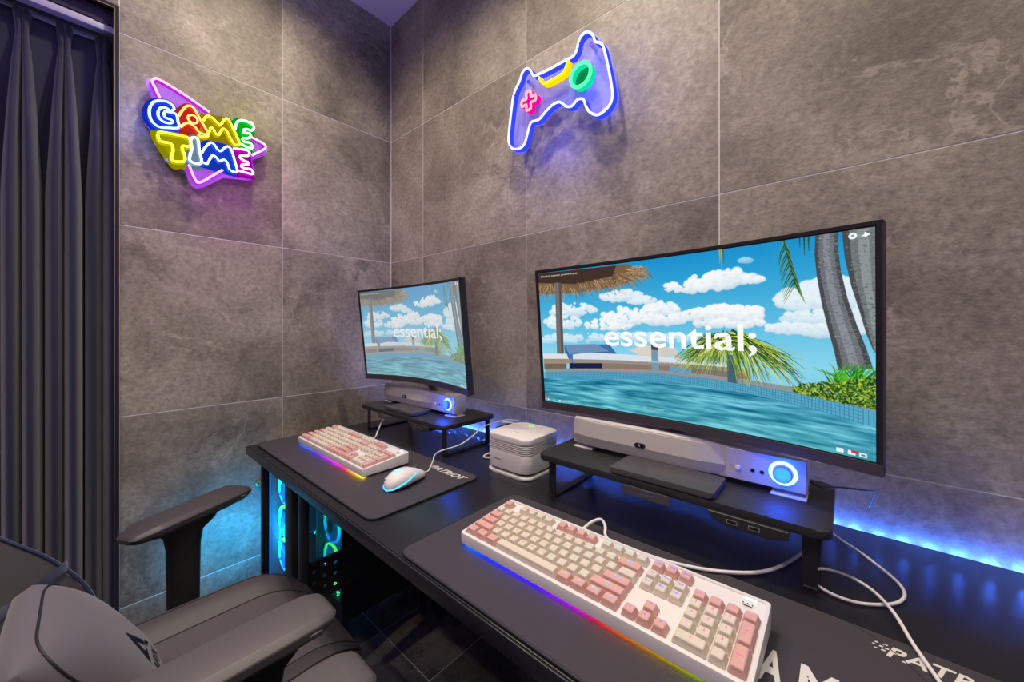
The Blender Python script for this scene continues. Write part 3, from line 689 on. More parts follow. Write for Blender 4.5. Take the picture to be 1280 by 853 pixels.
# ------------------------------------------------------------------ sound bars
def soundbar(x0, x1, yf, zb, label):
    cx = (x0 + x1) / 2; root = empty('soundbar', (cx, yf + 0.03, zb)); L2 = (x1 - x0) / 2
    zl, zh = 0.011, 0.072; dep = 0.052; yo = -0.03
    bm = BM(); ngon_prism(bm, [(yo + .004, zl), (yo + 0.002, zl + .03), (yo + .006, zh - .004), (yo + .012, zh), (yo + dep, zh - .004), (yo + dep, zl + .006), (yo + dep - .01, zl)], -L2, L2, 'x', b=0.0015, seg=2); obj('body', bm, M['soundbody'], root, 30)
    xs_ = L2 - 0.12
    # grille panel: convex with faceted ends
    bm = BM(); A = [(-L2 + .001, yo + .0015), (-L2 + .055, yo - .008), (xs_ - .055, yo - .008), (xs_ - .001, yo + .0015)]
    lo = [bm.verts.new((a, b + .004, zl + .001)) for a, b in A]; mid = [bm.verts.new((a, b, zl + .022)) for a, b in A]; hi = [bm.verts.new((a, b + .007, zh - .006)) for a, b in A]
    for P, Q in ((lo, mid), (mid, hi)):
        for k in range(3): bm.faces.new((P[k], P[k + 1], Q[k + 1], Q[k]))
    bl = [bm.verts.new((a, yo + .012, zl + .001)) for a, b in (A[0], A[3])]; bh = [bm.verts.new((a, yo + .012, zh - .006)) for a, b in (A[0], A[3])]
    bm.faces.new((bl[0], lo[0], mid[0], hi[0], bh[0])); bm.faces.new((bl[1], bh[1], hi[3], mid[3], lo[3])); bm.faces.new((hi[0], hi[1], hi[2], hi[3], bh[1], bh[0])); bm.faces.new((lo[3], lo[2], lo[1], lo[0], bl[0], bl[1]))
    g = obj('grille', bm, M['soundgrey'], root)
    bm = BM(); ngon_prism(bm, rrect(-0.055 - .011, -0.055 + .011, zl + .023, zl + .032, .0042, 5), yo - .0105, yo - .003, 'y'); o = obj('badge', bm, M['hole'], root, 40)
    bm = BM(); tube(bm, [(-0.0575, yo - .0108, zl + .0255), (-0.0575, yo - .0108, zl + .0298), (-0.054, yo - .0108, zl + .0295), (-0.054, yo - .0108, zl + .0277), (-0.0565, yo - .0108, zl + .0275), (-0.0535, yo - .0108, zl + .0255)], .0006, 5); obj('badge_mark', bm, M['print'], o)
    # control panel
    bm = BM(); box(bm, xs_ + .001, L2 - .001, yo + .0005, yo + .012, zl + .001, zh - .005, 0.001, 1); cp = obj('control_panel', bm, M['soundbody'], root, 30)
    kc = L2 - 0.033; kz = zl + 0.029
    Mk = Matrix.Translation((kc, yo + .0005, kz)) @ Matrix.Rotation(R(90), 4, 'X')
    bm = BM(); lathe(bm, [(0.0145, 0.0), (0.0150, 0.0025), (0.0190, 0.0025), (0.0205, 0.0)], 36, Mk); obj('light_ring', bm, M['knobglow'], root, 40)
    bm = BM(); lathe(bm, [(0.0205, -0.0005), (0.0210, 0.0012), (0.0216, -0.0005)], 36, Mk); obj('ring_rim', bm, M['knobrim'], root, 40)
    bm = BM(); lathe(bm, [(0.0138, 0.0), (0.0138, 0.010), (0.0125, 0.0118), (0.003, 0.0112), (0, 0.0105)], 32, Mk); obj('knob', bm, M['knobbody'], root, 40)
    light('knob_light', 'POINT', (cx + kc, yf + yo - .0, zb + kz), 0.35, (0.0, 0.08, 1.0), 0.012)
    for q, m_, r_ in ((-0.030, 'white', .0040), (-0.044 + .0, 'hole', .0030), (-0.058, 'hole', .0030)):
        q = {'white': -0.083}.get(m_, q) if m_ == 'white' else q - 0.002
        Mq = Matrix.Translation((kc + q + .016, yo - .0004, kz - 0.006)) @ Matrix.Rotation(R(90), 4, 'X')
        bm = BM(); lathe(bm, [(0, 0.0006 if m_ == 'hole' else 0.003), (r_, 0.0006 if m_ == 'hole' else 0.0026), (r_ * 1.1, -0.001)], 18, Mq); obj('power_button' if m_ == 'white' else 'jack_socket', bm, M[m_], root, 40)
    V, F = text_mesh('SOUND CONTROL', 0.0050, 0, 0, 'LEFT', 0, 1)
    V = [(xs_ + .012 + v[0], yo + .0003, zh - .014 + v[1]) for v in V]
    # feet: bent plates
    for s in (-1, 1):
        a = s * (L2 - 0.026); bm = BM(); box(bm, a - .025, a + .025, yo + .000, yo + .048, 0.0, 0.0035, .0012, 2); box(bm, a - .024, a + .024, yo + .018, yo + .040, 0.003, zl + .001, .001, 1); obj('foot', bm, M['white'], root, 35)
    tag(root, label, 'speaker')
    return root
M['knobglow'] = emat('knob_ring_glow', (0.30, 0.38, 1.0), 3.0)
M['knobbody'] = mat('lit_knob', (0.15, 0.25, 0.75), 0.3, emis=(0.02, 0.08, 1.0), estr=0.28)
M['knobrim'] = emat('knob_rim_glow', (0.0, 0.06, 1.0), 9.0)
sb1 = soundbar(0.318, 0.752, -0.222, S1Z, 'long silver speaker bar with blue lit knob under the left monitor')
sb2 = soundbar(1.200, 1.649, -0.224, S2Z, 'long silver speaker bar with blue lit knob under the large right monitor')
cable('speaker_cable', [(1.640, -0.17, 0.868), (1.662, -0.16, 0.852), (1.69, -0.13, 0.849), (1.72, -0.11, 0.846), (1.735, -0.06, 0.83), (1.73, -0.02, 0.79)], 0.0017, 'thin black cable behind the right end of the near speaker bar', M['blackplastic'])

# ------------------------------------------------------------------ air purifier
def purifier(x0, x1, y0, y1):
    cx, cy = (x0 + x1) / 2, (y0 + y1) / 2; root = empty('air_purifier', (cx, cy, D)); hx, hy = (x1 - x0) / 2, (y1 - y0) / 2
    rr = lambda s, r=0.026: rrect(-hx + s, hx - s, -hy + s, hy - s, r, 7)
    bm = BM(); ngon_prism(bm, rr(0), 0.0005, 0.0075, b=0.0025, seg=2); obj('base_plate', bm, M['white'], root, 40)
    bm = BM(); ngon_prism(bm, rr(0.012), 0.007, 0.016); obj('base_gap', bm, M['greyplastic'], root, 40)
    bm = BM(); ngon_prism(bm, rr(0.0015), 0.0155, 0.062, b=0.003, seg=2); obj('lower_body', bm, M['whitemat'], root, 40)
    bm = BM(); ngon_prism(bm, rr(0.005), 0.060, 0.088); obj('grille_core', bm, M['greyplastic'], root, 40)
    for k in range(5):
        bm = BM(); z = 0.0632 + k * 0.0048; ngon_prism(bm, rr(0.0015), z, z + 0.0027, b=0.0006, seg=1); obj('grille_slat', bm, M['whitemat'], root, 40)
    bm = BM(); ngon_prism(bm, rr(0.0015), 0.0868, 0.1035, b=0.004, seg=3); obj('lid', bm, M['white'], root, 40)
    bm = BM(); ngon_prism(bm, rrect(-0.022, -0.006, hy - 0.026, hy - 0.019, 0.0034, 5), 0.1030, 0.1041); obj('status_light', bm, emat('green_status', (0.1, 1.0, 0.12), 2.0), root)
    V, F = text_mesh('AIR FRESH', 0.0062, 0, 0, 'LEFT', 0, 1)
    bm = BM()
    for k in range(9): box(bm, -0.045 + k * .0032, -0.0433 + k * .0032, -hy + 0.0009, -hy + 0.0020, 0.0375, 0.0395)
    obj('front_print', bm, M['greyplastic'], root)
    bm = BM()
    for k in range(6): box(bm, -0.012 + k * .0032, -0.0103 + k * .0032, -0.026, -0.0235, 0.103, 0.1037)
    for k in range(3): box(bm, 0.008 + k * .013, 0.013 + k * .013, hy - 0.026, hy - 0.0235, 0.103, 0.1037)
    obj('top_print', bm, M['greyplastic'], root)
    tag(root, 'cube-shaped white air purifier with slotted sides on the desk', 'air purifier')
purifier(0.953, 1.103, -0.281, -0.131)
cable('power_cable', [(1.10, -0.135, D + .052), (1.115, -0.150, D + .05), (1.120, -0.17, D + .053), (1.117, -0.19, D + .045)], 0.003, 'dark blue plug lead at the side of the white air purifier', mat('blue_lead', (0.03, 0.06, 0.25), 0.4))
cable('power_cable', [(0.958, -0.2, D + .0035), (0.925, -0.205, D + .0035), (0.895, -0.225, D + .0035), (0.88, -0.20, D + .0035), (0.885, -0.12, D + .0035)], 0.0032, 'short white cable on the desk left of the white air purifier')
# cable tray behind the purifier
bm = BM(); box(bm, 0.835, 0.935, -0.118, -0.032, D + .0002, D + .003, .0008, 1)
for a in ((0.835, 0.838, -0.118, -0.032), (0.932, 0.935, -0.118, -0.032), (0.838, 0.932, -0.035, -0.032), (0.838, 0.932, -0.118, -0.115)): box(bm, *a, D + .003, D + .062)
tag(obj('cable_box', bm, M['blackplastic']), 'open black cable box between small left shelf and air purifier', 'box')
cable('power_cable', [(0.82, -0.07, D + .066), (0.86, -0.06, D + .068), (0.91, -0.07, D + .066), (0.945, -0.10, D + .062), (0.95, -0.112, D + .01)], 0.0025, 'white cable lying over the black cable box', None)

# ------------------------------------------------------------------ screen picture
def make_picture(Wp=1152, Hp=644):
    img = np.zeros((Hp, Wp, 3), np.float32)
    # homography: crop coordinates of the large monitor -> unit screen (u right, v down)
    src = [(29, 194), (1090, 60), (1088, 808), (51, 612)]; dst = [(0, 0), (1, 0), (1, 1), (0, 1)]
    A = []; b = []
    for (x, y), (u, v) in zip(src, dst):
        A.append([x, y, 1, 0, 0, 0, -u * x, -u * y]); b.append(u); A.append([0, 0, 0, x, y, 1, -v * x, -v * y]); b.append(v)
    h = np.linalg.solve(np.array(A, float), np.array(b, float))
    def S(x, y):
        d = h[6] * x + h[7] * y + 1
        return ((h[0] * x + h[1] * y + h[2]) / d * Wp, (h[3] * x + h[4] * y + h[5]) / d * Hp)
    yy, xx = np.mgrid[0:Hp, 0:Wp].astype(np.float32)
    rng = np.random.RandomState(3)
    def vnoise(cells_x, cells_y, octv=4):
        out = np.zeros((Hp, Wp), np.float32); amp = 1; tot = 0
        for o in range(octv):
            gx, gy = int(cells_x * 2 ** o) + 2, int(cells_y * 2 ** o) + 2
            g = rng.rand(gy, gx).astype(np.float32)
            fx = xx / Wp * (gx - 1.001); fy = yy / Hp * (gy - 1.001); ix = fx.astype(int); iy = fy.astype(int); tx = fx - ix; ty = fy - iy
            tx = tx * tx * (3 - 2 * tx); ty = ty * ty * (3 - 2 * ty)
            out += amp * ((g[iy, ix] * (1 - tx) + g[iy, ix + 1] * tx) * (1 - ty) + (g[iy + 1, ix] * (1 - tx) + g[iy + 1, ix + 1] * tx) * ty); tot += amp; amp *= .5
        return out / tot
    def blend(mask, col, sl=None):
        m = mask[..., None]
        if sl is None: img[:] = img * (1 - m) + np.asarray(col, np.float32) * m
        else: img[sl] = img[sl] * (1 - m) + np.asarray(col, np.float32) * m
    def poly(pts, col, alpha=1.0):
        P = np.array(pts, float); x0, y0 = np.floor(P.min(0)).astype(int) - 1; x1, y1 = np.ceil(P.max(0)).astype(int) + 1
        x0, y0 = max(x0, 0), max(y0, 0); x1, y1 = min(x1, Wp), min(y1, Hp)
        if x1 <= x0 or y1 <= y0: return
        acc = np.zeros((y1 - y0, x1 - x0), np.float32)
        for ox, oy in ((.25, .25), (.75, .75)):
            X = xx[y0:y1, x0:x1] + ox; Y = yy[y0:y1, x0:x1] + oy; ins = np.zeros(X.shape, bool)
            for i in range(len(P)):
                (ax, ay), (bx, by) = P[i], P[(i + 1) % len(P)]
                if ay == by: continue
                c = ((ay > Y) != (by > Y)) & (X < (bx - ax) * (Y - ay) / (by - ay) + ax); ins ^= c
            acc += ins * .5
        blend(acc * alpha, col, (slice(y0, y1), slice(x0, x1)))
    def stroke(pts, w0, w1, col, alpha=1.0):
        P = np.array(pts, float); n = len(P); T = np.gradient(P, axis=0); T /= np.linalg.norm(T, axis=1)[:, None] + 1e-9
        N_ = np.stack([-T[:, 1], T[:, 0]], 1); W_ = np.linspace(w0, w1, n)[:, None] / 2
        poly(np.concatenate([P + N_ * W_, (P - N_ * W_)[::-1]]), col, alpha)
    def SP(pts): return [S(*p) for p in pts]
    V_ = yy / Hp
    t = np.clip(V_ / 0.72, 0, 1)[..., None]
    img[:] = np.array((0.04, 0.56, 0.80)) * (1 - t) + np.array((0.62, 0.88, 0.95)) * t
    nz = vnoise(9, 6, 5); nz2 = vnoise(22, 14, 4)
    def cloud(blobs, dens=1.0, seed=0):
        f = np.full((Hp, Wp), -9.0, np.float32); shd = np.zeros((Hp, Wp), np.float32); al = np.zeros((Hp, Wp), np.float32)
        puffs = []
        for x, y, rx, ry in blobs:
            for k in range(int(26 + rx * .5)):
                a = rng.rand() * 2 * PI; q = rng.rand() ** .5; r_ = (5 + 13 * rng.rand() * (1 - q * .5)) * (ry / 30) ** .5 * 1.25
                cx, cy = S(x + rx * .95 * q * math.cos(a), y + ry * .85 * q * math.sin(a) * (1.0 if math.sin(a) < 0 else .55)); puffs.append((cy, cx, r_, (S(x, y + ry * .6)[1] - cy) / (ry * 1.5)))
        for cy, cx, r_, hgt in puffs:
            x0, x1, y0, y1 = max(0, int(cx - r_ * 1.3)), min(Wp, int(cx + r_ * 1.3) + 1), max(0, int(cy - r_ * 1.2)), min(Hp, int(cy + r_ * 1.2) + 1)
            if x1 <= x0 or y1 <= y0: continue
            X = xx[y0:y1, x0:x1]; Y = yy[y0:y1, x0:x1]; d = ((X - cx) / (r_ * 1.2)) ** 2 + ((Y - cy) / r_) ** 2 + (nz2[y0:y1, x0:x1] - .5) * 1.1
            g = 1 - d; sub = f[y0:y1, x0:x1]; up = g > sub
            sh = np.clip(.55 + .45 * hgt - .35 * (Y - cy) / r_ - .12 * (X - cx) / r_, 0, 1)
            shd[y0:y1, x0:x1] = np.where(up & (g > 0), .25 * shd[y0:y1, x0:x1] + .75 * sh, shd[y0:y1, x0:x1]); f[y0:y1, x0:x1] = np.where(up, g, sub)
            al[y0:y1, x0:x1] = np.maximum(al[y0:y1, x0:x1], np.clip(g / .5, 0, 1))
        for _ in range(5): shd = (shd + np.roll(shd, 2, 1) + np.roll(shd, -2, 1) + np.roll(shd, 2, 0) + np.roll(shd, -2, 0)) / 5
        m = al * dens; sh = np.clip(shd * 1.25 + (nz - .5) * .3, 0, 1)[..., None]
        c = np.array((0.60, 0.75, 0.84)) * (1 - sh) + np.array((0.96, 0.97, 0.98)) * sh
        img[:] = img * (1 - m[..., None]) + c * m[..., None]
    cloud([(480, 250, 75, 26), (560, 235, 80, 38), (630, 215, 75, 36), (690, 225, 50, 18)])
    cloud([(130, 320, 75, 32), (100, 360, 60, 32), (280, 275, 70, 26), (340, 290, 50, 18)], .9)
    cloud([(290, 345, 80, 38), (400, 320, 60, 32), (400, 350, 100, 34), (240, 370, 80, 26), (520, 340, 60, 28), (600, 330, 60, 30), (670, 340, 70, 34), (620, 365, 120, 26)])
    cloud([(860, 300, 90, 50), (960, 260, 110, 46), (1040, 290, 80, 60), (900, 350, 120, 28), (820, 385, 80, 26), (950, 390, 120, 34), (1030, 350, 90, 50)], .9)
    cloud([(120, 410, 120, 22), (300, 410, 160, 18), (500, 420, 200, 14)], .7)
    cloud([(675, 160, 22, 9)], .6)
    # horizon sea haze
    m = np.clip((V_ - 0.60) / 0.08, 0, 1) * .5; blend(m, (0.45, 0.75, 0.88))
    # parasol thatch
    thr = rng
    poly(SP([(30, 194), (30, 262), (110, 262), (200, 250), (270, 238), (330, 215), (345, 190), (310, 172), (290, 165)]), (0.46, 0.36, 0.25))
    poly(SP([(30, 194), (30, 225), (140, 230), (250, 205), (262, 170)]), (0.24, 0.17, 0.12))
    for k in range(340):
        a = thr.rand(); x = 30 + 320 * a; yb = 262 - 10 * a - 55 * a ** 3; y = yb - thr.rand() * 34; ln = 14 + thr.rand() * 22
        dx = (x - 90) * .12 + thr.randn() * 5
        c = np.array((0.62, 0.50, 0.36)) * (0.5 + thr.rand() * .8)
        stroke([S(x, y), S(x + dx * .6, y + ln * .5), S(x + dx, y + ln)], 3.0, .6, np.clip(c, 0, 1))
    for k in range(120):
        x = 290 + thr.rand() * 60; y = 172 + thr.rand() * 44
        stroke([S(x, y), S(x + 8 + thr.rand() * 18, y - 4 + thr.rand() * 16)], 2.5, .6, np.clip(np.array((0.72, 0.62, 0.46)) * (.5 + thr.rand() * .7), 0, 1))
    poly(SP([(77, 225), (95, 225), (104, 462), (84, 462)]), (0.45, 0.42, 0.41)); poly(SP([(88, 225), (95, 225), (104, 462), (97, 462)]), (0.33, 0.31, 0.31))
    # loungers and low wall
    poly(SP([(104, 430), (240, 432), (268, 470), (268, 510), (110, 490)]), (0.22, 0.42, 0.66))
    poly(SP([(104, 430), (200, 430), (240, 455), (120, 462)]), (0.42, 0.55, 0.70))
    poly(SP([(44, 457), (112, 460), (118, 478), (46, 475)]), (0.86, 0.88, 0.90)); poly(SP([(46, 474), (127, 477), (127, 492), (47, 490)]), (0.62, 0.54, 0.46)); poly(SP([(47, 490), (112, 492), (112, 510), (48, 508)]), (0.45, 0.38, 0.33))
    poly(SP([(130, 463), (180, 458), (440, 478), (640, 500), (640, 512), (440, 500), (130, 480)]), (0.84, 0.88, 0.92))
    poly(SP([(130, 478), (440, 494), (690, 520), (690, 534), (440, 512), (130, 492)]), (0.60, 0.55, 0.50))
    poly(SP([(120, 491), (218, 494), (218, 514), (120, 510)]), (0.05, 0.10, 0.25))
    poly(SP([(218, 494), (430, 506), (430, 526), (218, 514)]), (0.52, 0.46, 0.41)); poly(SP([(500, 514), (690, 534), (690, 552), (500, 534)]), (0.50, 0.45, 0.41)); poly(SP([(430, 510), (500, 517), (500, 530), (430, 524)]), (0.35, 0.62, 0.80))
    poly(SP([(300, 452), (340, 438), (395, 440), (440, 452), (465, 478), (340, 472)]), (0.85, 0.82, 0.78)); poly(SP([(400, 440), (450, 448), (470, 480), (400, 474)]), (0.80, 0.80, 0.78))
    poly(SP([(371, 432), (392, 434), (397, 530), (374, 528)]), (0.45, 0.60, 0.68)); poly(SP([(371, 432), (392, 434), (393, 455), (372, 452)]), (0.25, 0.27, 0.30))
    # pool
    edge = [(50, 512), (200, 516), (400, 527), (550, 543), (700, 566), (850, 592), (1000, 622), (1090, 642)]
    poly(SP(edge) + [(Wp + 2, Hp + 2), (-2, Hp + 2)], (0.30, 0.66, 0.74))
    poly(SP([(50, 507), (200, 511), (400, 520), (550, 535), (700, 555), (850, 578), (1000, 606), (1090, 624), (1090, 648), (1000, 628), (850, 598), (700, 572), (550, 549), (400, 533), (200, 522), (50, 518)]), (0.55, 0.58, 0.60))
    poly(SP([(50, 518), (200, 522), (400, 533), (550, 549), (700, 572), (850, 598), (1000, 628), (1090, 648), (1090, 700), (1000, 672), (850, 634), (700, 602), (550, 576), (400, 556), (200, 542), (50, 538)]), (0.33, 0.66, 0.78))
    E0 = np.array([S(*p) for p in [(50, 518), (200, 522), (400, 533), (550, 549), (700, 572), (850, 598), (1000, 628), (1090, 648)]]); E1 = np.array([S(*p) for p in [(50, 538), (200, 542), (400, 556), (550, 576), (700, 602), (850, 634), (1000, 672), (1090, 700)]])
    xs1 = np.arange(0, Wp, 1.0); et = np.interp(xs1, E0[:, 0], E0[:, 1]); eb = np.interp(xs1, E1[:, 0], E1[:, 1])
    for f in np.linspace(0, 1, 5): stroke([(x, et[int(x)] * (1 - f) + eb[int(x)] * f) for x in range(0, Wp, 24)], 1.3, 1.3, (0.16, 0.42, 0.55), .8)
    x = 4.0
    while x < Wp - 2:
        stp = max(4.0, (eb[int(x)] - et[int(x)]) / 4.2); stroke([(x, et[int(x)]), (x, eb[int(x)])], 1.3, 1.3, (0.16, 0.42, 0.55), .8); x += stp
    # water ripple streaks
    wl = np.interp(xx[0], E1[:, 0], E1[:, 1])[None, :]; dpt = np.clip((yy - wl) / (Hp - wl + 1), 0, 1); inw = (yy > wl)
    g = vnoise(10, 60, 3); g2 = vnoise(16, 110, 2); rp = (g * .6 + g2 * .4)
    base = np.array((0.20, 0.55, 0.66)) * (1 - dpt[..., None]) + np.array((0.30, 0.66, 0.72)) * dpt[..., None]
    wcol = base + ((rp - .5) * 1.6)[..., None] * np.array((.55, .50, .45)); wcol = np.clip(wcol, 0, 1)
    img[inw] = wcol[inw]
    # palm in the middle
    poly(SP([(615, 470), (652, 470), (650, 565), (617, 560)]), (0.25, 0.38, 0.45))
    for k in range(420):
        a = thr.rand() * 2 * PI; side = thr.rand()
        x0_, y0_ = 620 + thr.randn() * 22, 420 + thr.randn() * 12
        if side < .5: ex = 440 + thr.rand() * 180; ey = 470 + thr.rand() * 70
        else: ex = 640 + thr.rand() * 235; ey = 470 + thr.rand() * 110 - abs(0)
        px_ = (x0_ + ex) / 2; py_ = 355 + thr.rand() * 80 + (0 if abs(ex - 620) < 140 else 30)
        pts = [((1 - t_) ** 2 * x0_ + 2 * t_ * (1 - t_) * px_ + t_ * t_ * ex, (1 - t_) ** 2 * y0_ + 2 * t_ * (1 - t_) * py_ + t_ * t_ * ey) for t_ in np.linspace(0, 1, 9)]
        c = [(0.12, 0.26, 0.12), (0.70, 0.76, 0.22), (0.86, 0.88, 0.48), (0.40, 0.56, 0.16), (0.20, 0.38, 0.14)][thr.randint(5)]
        stroke(SP(pts), 3.0 + thr.rand() * 5.0, .6, c, .95)
    # hanging fronds at the top
    for k in range(16):
        y = 100 + k * 9.5; x = 802 + k * 2.2
        for s in (-1, 1): stroke([S(x, y), S(x + s * 14, y + 26), S(x + s * (20 + k), y + 62)], 3.4, .6, (0.08, 0.30, 0.20) if k % 3 else (.5, .6, .2), .95)
    stroke([S(800, 92), S(815, 160), S(838, 235)], 4, 1.5, (0.12, 0.32, 0.18))
    for x in (592, 598, 604): stroke([S(x, 120), S(x + 2, 150), S(x + 1, 200 if x == 598 else 170)], 5, .8, (0.70, 0.68, 0.15) if x < 600 else (.3, .4, .1))
    for x, l_ in ((866, 60), (880, 45), (852, 35)): stroke([S(x, 88), S(x + 1, 88 + l_)], 4, .8, (0.10, 0.30, 0.18))
    # trunks
    def trunk(c_, wl_, col):
        P = np.array(SP(c_)); 
        for f, cc in ((1.0, .62), (.66, 1.0), (.28, 1.25)):
            n = len(P); T = np.gradient(P, axis=0); T /= np.linalg.norm(T, axis=1)[:, None]; N_ = np.stack([-T[:, 1], T[:, 0]], 1); W_ = np.interp(np.linspace(0, 1, n), np.linspace(0, 1, len(wl_)), wl_)[:, None] / 2 * f
            poly(np.concatenate([P + N_ * W_, (P - N_ * W_)[::-1]]), np.clip(np.array(col) * cc, 0, 1))
        for k in range(700):
            i = thr.rand() * (len(P) - 1.01); j = int(i); q = P[j] + (P[j + 1] - P[j]) * (i - j); ww = np.interp(i / (len(P) - 1), np.linspace(0, 1, len(wl_)), wl_)
            x = q[0] + (thr.rand() - .5) * ww * .9; c = np.array(col) * (.55 + thr.rand() * .9)
            stroke([(x, q[1]), (x + 2 + thr.rand() * 5, q[1] + 1.5)], 1.5 + thr.rand() * 3, 1, np.clip(c, 0, 1), .6)
    trunk([(938, 78), (936, 140), (944, 210), (962, 300), (985, 380), (1008, 450), (1025, 515)], [50, 52, 54, 60, 66, 72], (0.42, 0.44, 0.46))
    trunk([(1052, 62), (1056, 150), (1064, 240), (1078, 320), (1088, 400), (1094, 460)], [84, 78, 64, 50, 34, 12], (0.43, 0.46, 0.46))
    # shrubs
    for k in range(60):
        x = 960 + thr.rand() * 125; stroke([S(x, 585), S(x + thr.randn() * 14, 540), S(x + thr.randn() * 34, 490 + thr.rand() * 30)], 6, .8, [(0.10, 0.42, 0.08), (0.35, 0.72, 0.12), (0.16, 0.55, 0.10)][thr.randint(3)])
    for k in range(1500):
        x = 825 + 262 * thr.rand() ** .7; hh = 585 + (x - 825) * .19; yv = hh + 4 - thr.rand() ** 1.3 * (20 + (x - 825) * .30)
        cx_, cy_ = S(x, yv); r_ = 2.0 + thr.rand() * 3.4; a = thr.rand() * PI
        c = [(0.08, 0.20, 0.05), (0.22, 0.42, 0.10), (0.52, 0.64, 0.16), (0.70, 0.80, 0.26), (0.12, 0.30, 0.07)][thr.randint(5)]
        poly([(cx_ + r_ * 1.5 * math.cos(a), cy_ + r_ * 1.5 * math.sin(a)), (cx_ - r_ * .5 * math.sin(a), cy_ + r_ * .5 * math.cos(a)), (cx_ - r_ * 1.5 * math.cos(a), cy_ - r_ * 1.5 * math.sin(a)), (cx_ + r_ * .5 * math.sin(a), cy_ - r_ * .5 * math.cos(a))], c)
    # writing
    def text(s, x, y, wdt, hgt, col=(1, 1, 1), bold=0.0, alpha=1.0, maxw=None):
        Vt, Ft = text_mesh(s, 1.0, bold, 0, 'LEFT', 0, 3); xa = [v[0] for v in Vt]; ya = [v[1] for v in Vt]
        sx = wdt / (max(xa) - min(xa)); sy = hgt / (max(ya) - min(0, min(ya)) if hgt < 20 else max(ya))
        for f in Ft: poly([(x + (Vt[i][0] - min(xa)) * sx, y - Vt[i][1] * sy) for i in f], col, alpha)
    xa_, ya_ = S(226, 438); xb_, yb_ = S(712, 455)
    text('essential;', xa_, (ya_ + yb_) / 2, xb_ - xa_, 92, (1, 1, 1), 0.013)
    text('[Playlist] summer groove k-pop', 14, 22, 190, 11, (1, 1, 1), .01)
    x0_, y0_ = S(310, 487); x1_, y1_ = S(602, 506)
    for k in range(70):
        x = x0_ + (x1_ - x0_) * k / 69; y = y0_ + (y1_ - y0_) * k / 69; hh = 2.5 + 3 * thr.rand(); stroke([(x, y - hh), (x, y + hh)], 2, 2, (0.93, 0.97, 1), .9)
    text('Light vibes playlist', Wp * .41, Hp - 30, 88, 9, (1, 1, 1), 0, .7)
    def disc(x, y, r_, c): poly([(x + r_ * math.cos(a), y + r_ * math.sin(a)) for a in np.linspace(0, 2 * PI, 16)[:-1]], c)
    stroke([(12, Hp - 24), (Wp - 12, Hp - 24)], 1.2, 1.2, (0.7, 0.8, 0.85), .35); disc(14, Hp - 24, 5, (1, 0.05, 0.1))
    poly([(16, Hp - 15), (16, Hp - 5), (24, Hp - 10)], (1, 1, 1)); poly([(46, Hp - 15), (46, Hp - 5), (54, Hp - 10)], (1, 1, 1)); disc(80, Hp - 10, 4, (1, 1, 1)); text('0:12 / 1:02:44', 96, Hp - 6, 58, 8, (1, 1, 1), 0, .8)
    xi, yi = S(1020, 88); disc(xi, yi, 9, (0.95, 0.98, 1)); disc(xi, yi, 3.5, (0.5, 0.6, 0.65))
    xi, yi = S(1060, 85); poly([(xi - 10, yi + 5), (xi - 2, yi - 3), (xi - 2, yi - 8), (xi + 10, yi), (xi - 2, yi + 7), (xi - 2, yi + 3)], (1, 1, 1))
    for q, c in ((975, (1, 1, 1)), (1012, (1, 1, 1)), (1048, (1, 1, 1))):
        xi, yi = S(q, 773 + (q - 975) * .2); poly([(xi - 8, yi - 6), (xi + 8, yi - 6), (xi + 8, yi + 6), (xi - 8, yi + 6)], c, .9)
    xi, yi = S(1018, 779); poly([(xi - 5, yi - 5), (xi + 9, yi - 5), (xi + 9, yi + 2), (xi - 5, yi + 2)], (0.9, 0.1, 0.2))
    xi, yi = S(1048, 788); poly([(xi - 4, yi - 2.5), (xi + 4, yi - 2.5), (xi + 4, yi + 2.5), (xi - 4, yi + 2.5)], (0.2, 0.5, 0.55))
    out = np.ones((Hp, Wp, 4), np.float32); out[..., :3] = np.clip(img, 0, 1); out = out[::-1]
    im = bpy.data.images.new('beach_video_frame', Wp, Hp, alpha=False); im.pixels.foreach_set(np.ascontiguousarray(out).ravel()); im.update(); im.pack()
    return im
PIC = make_picture()
def screenmat(name, strength, lift=0.0):
    m = bpy.data.materials.new(name); m.use_nodes = True; nt = m.node_tree; b = nt.nodes['Principled BSDF']; L = nt.links
    tx = nt.nodes.new('ShaderNodeTexImage'); tx.image = PIC
    mx = nt.nodes.new('ShaderNodeMixRGB'); mx.inputs[0].default_value = lift; mx.inputs[2].default_value = (0.60, 0.68, 0.70, 1); L.new(tx.outputs[0], mx.inputs[1])
    b.inputs['Base Color'].default_value = (0.01, 0.01, 0.012, 1); b.inputs['Roughness'].default_value = 0.3; b.inputs['Specular IOR Level'].default_value = 0.3
    L.new(mx.outputs[0], b.inputs['Emission Color']); b.inputs['Emission Strength'].default_value = strength
    return m

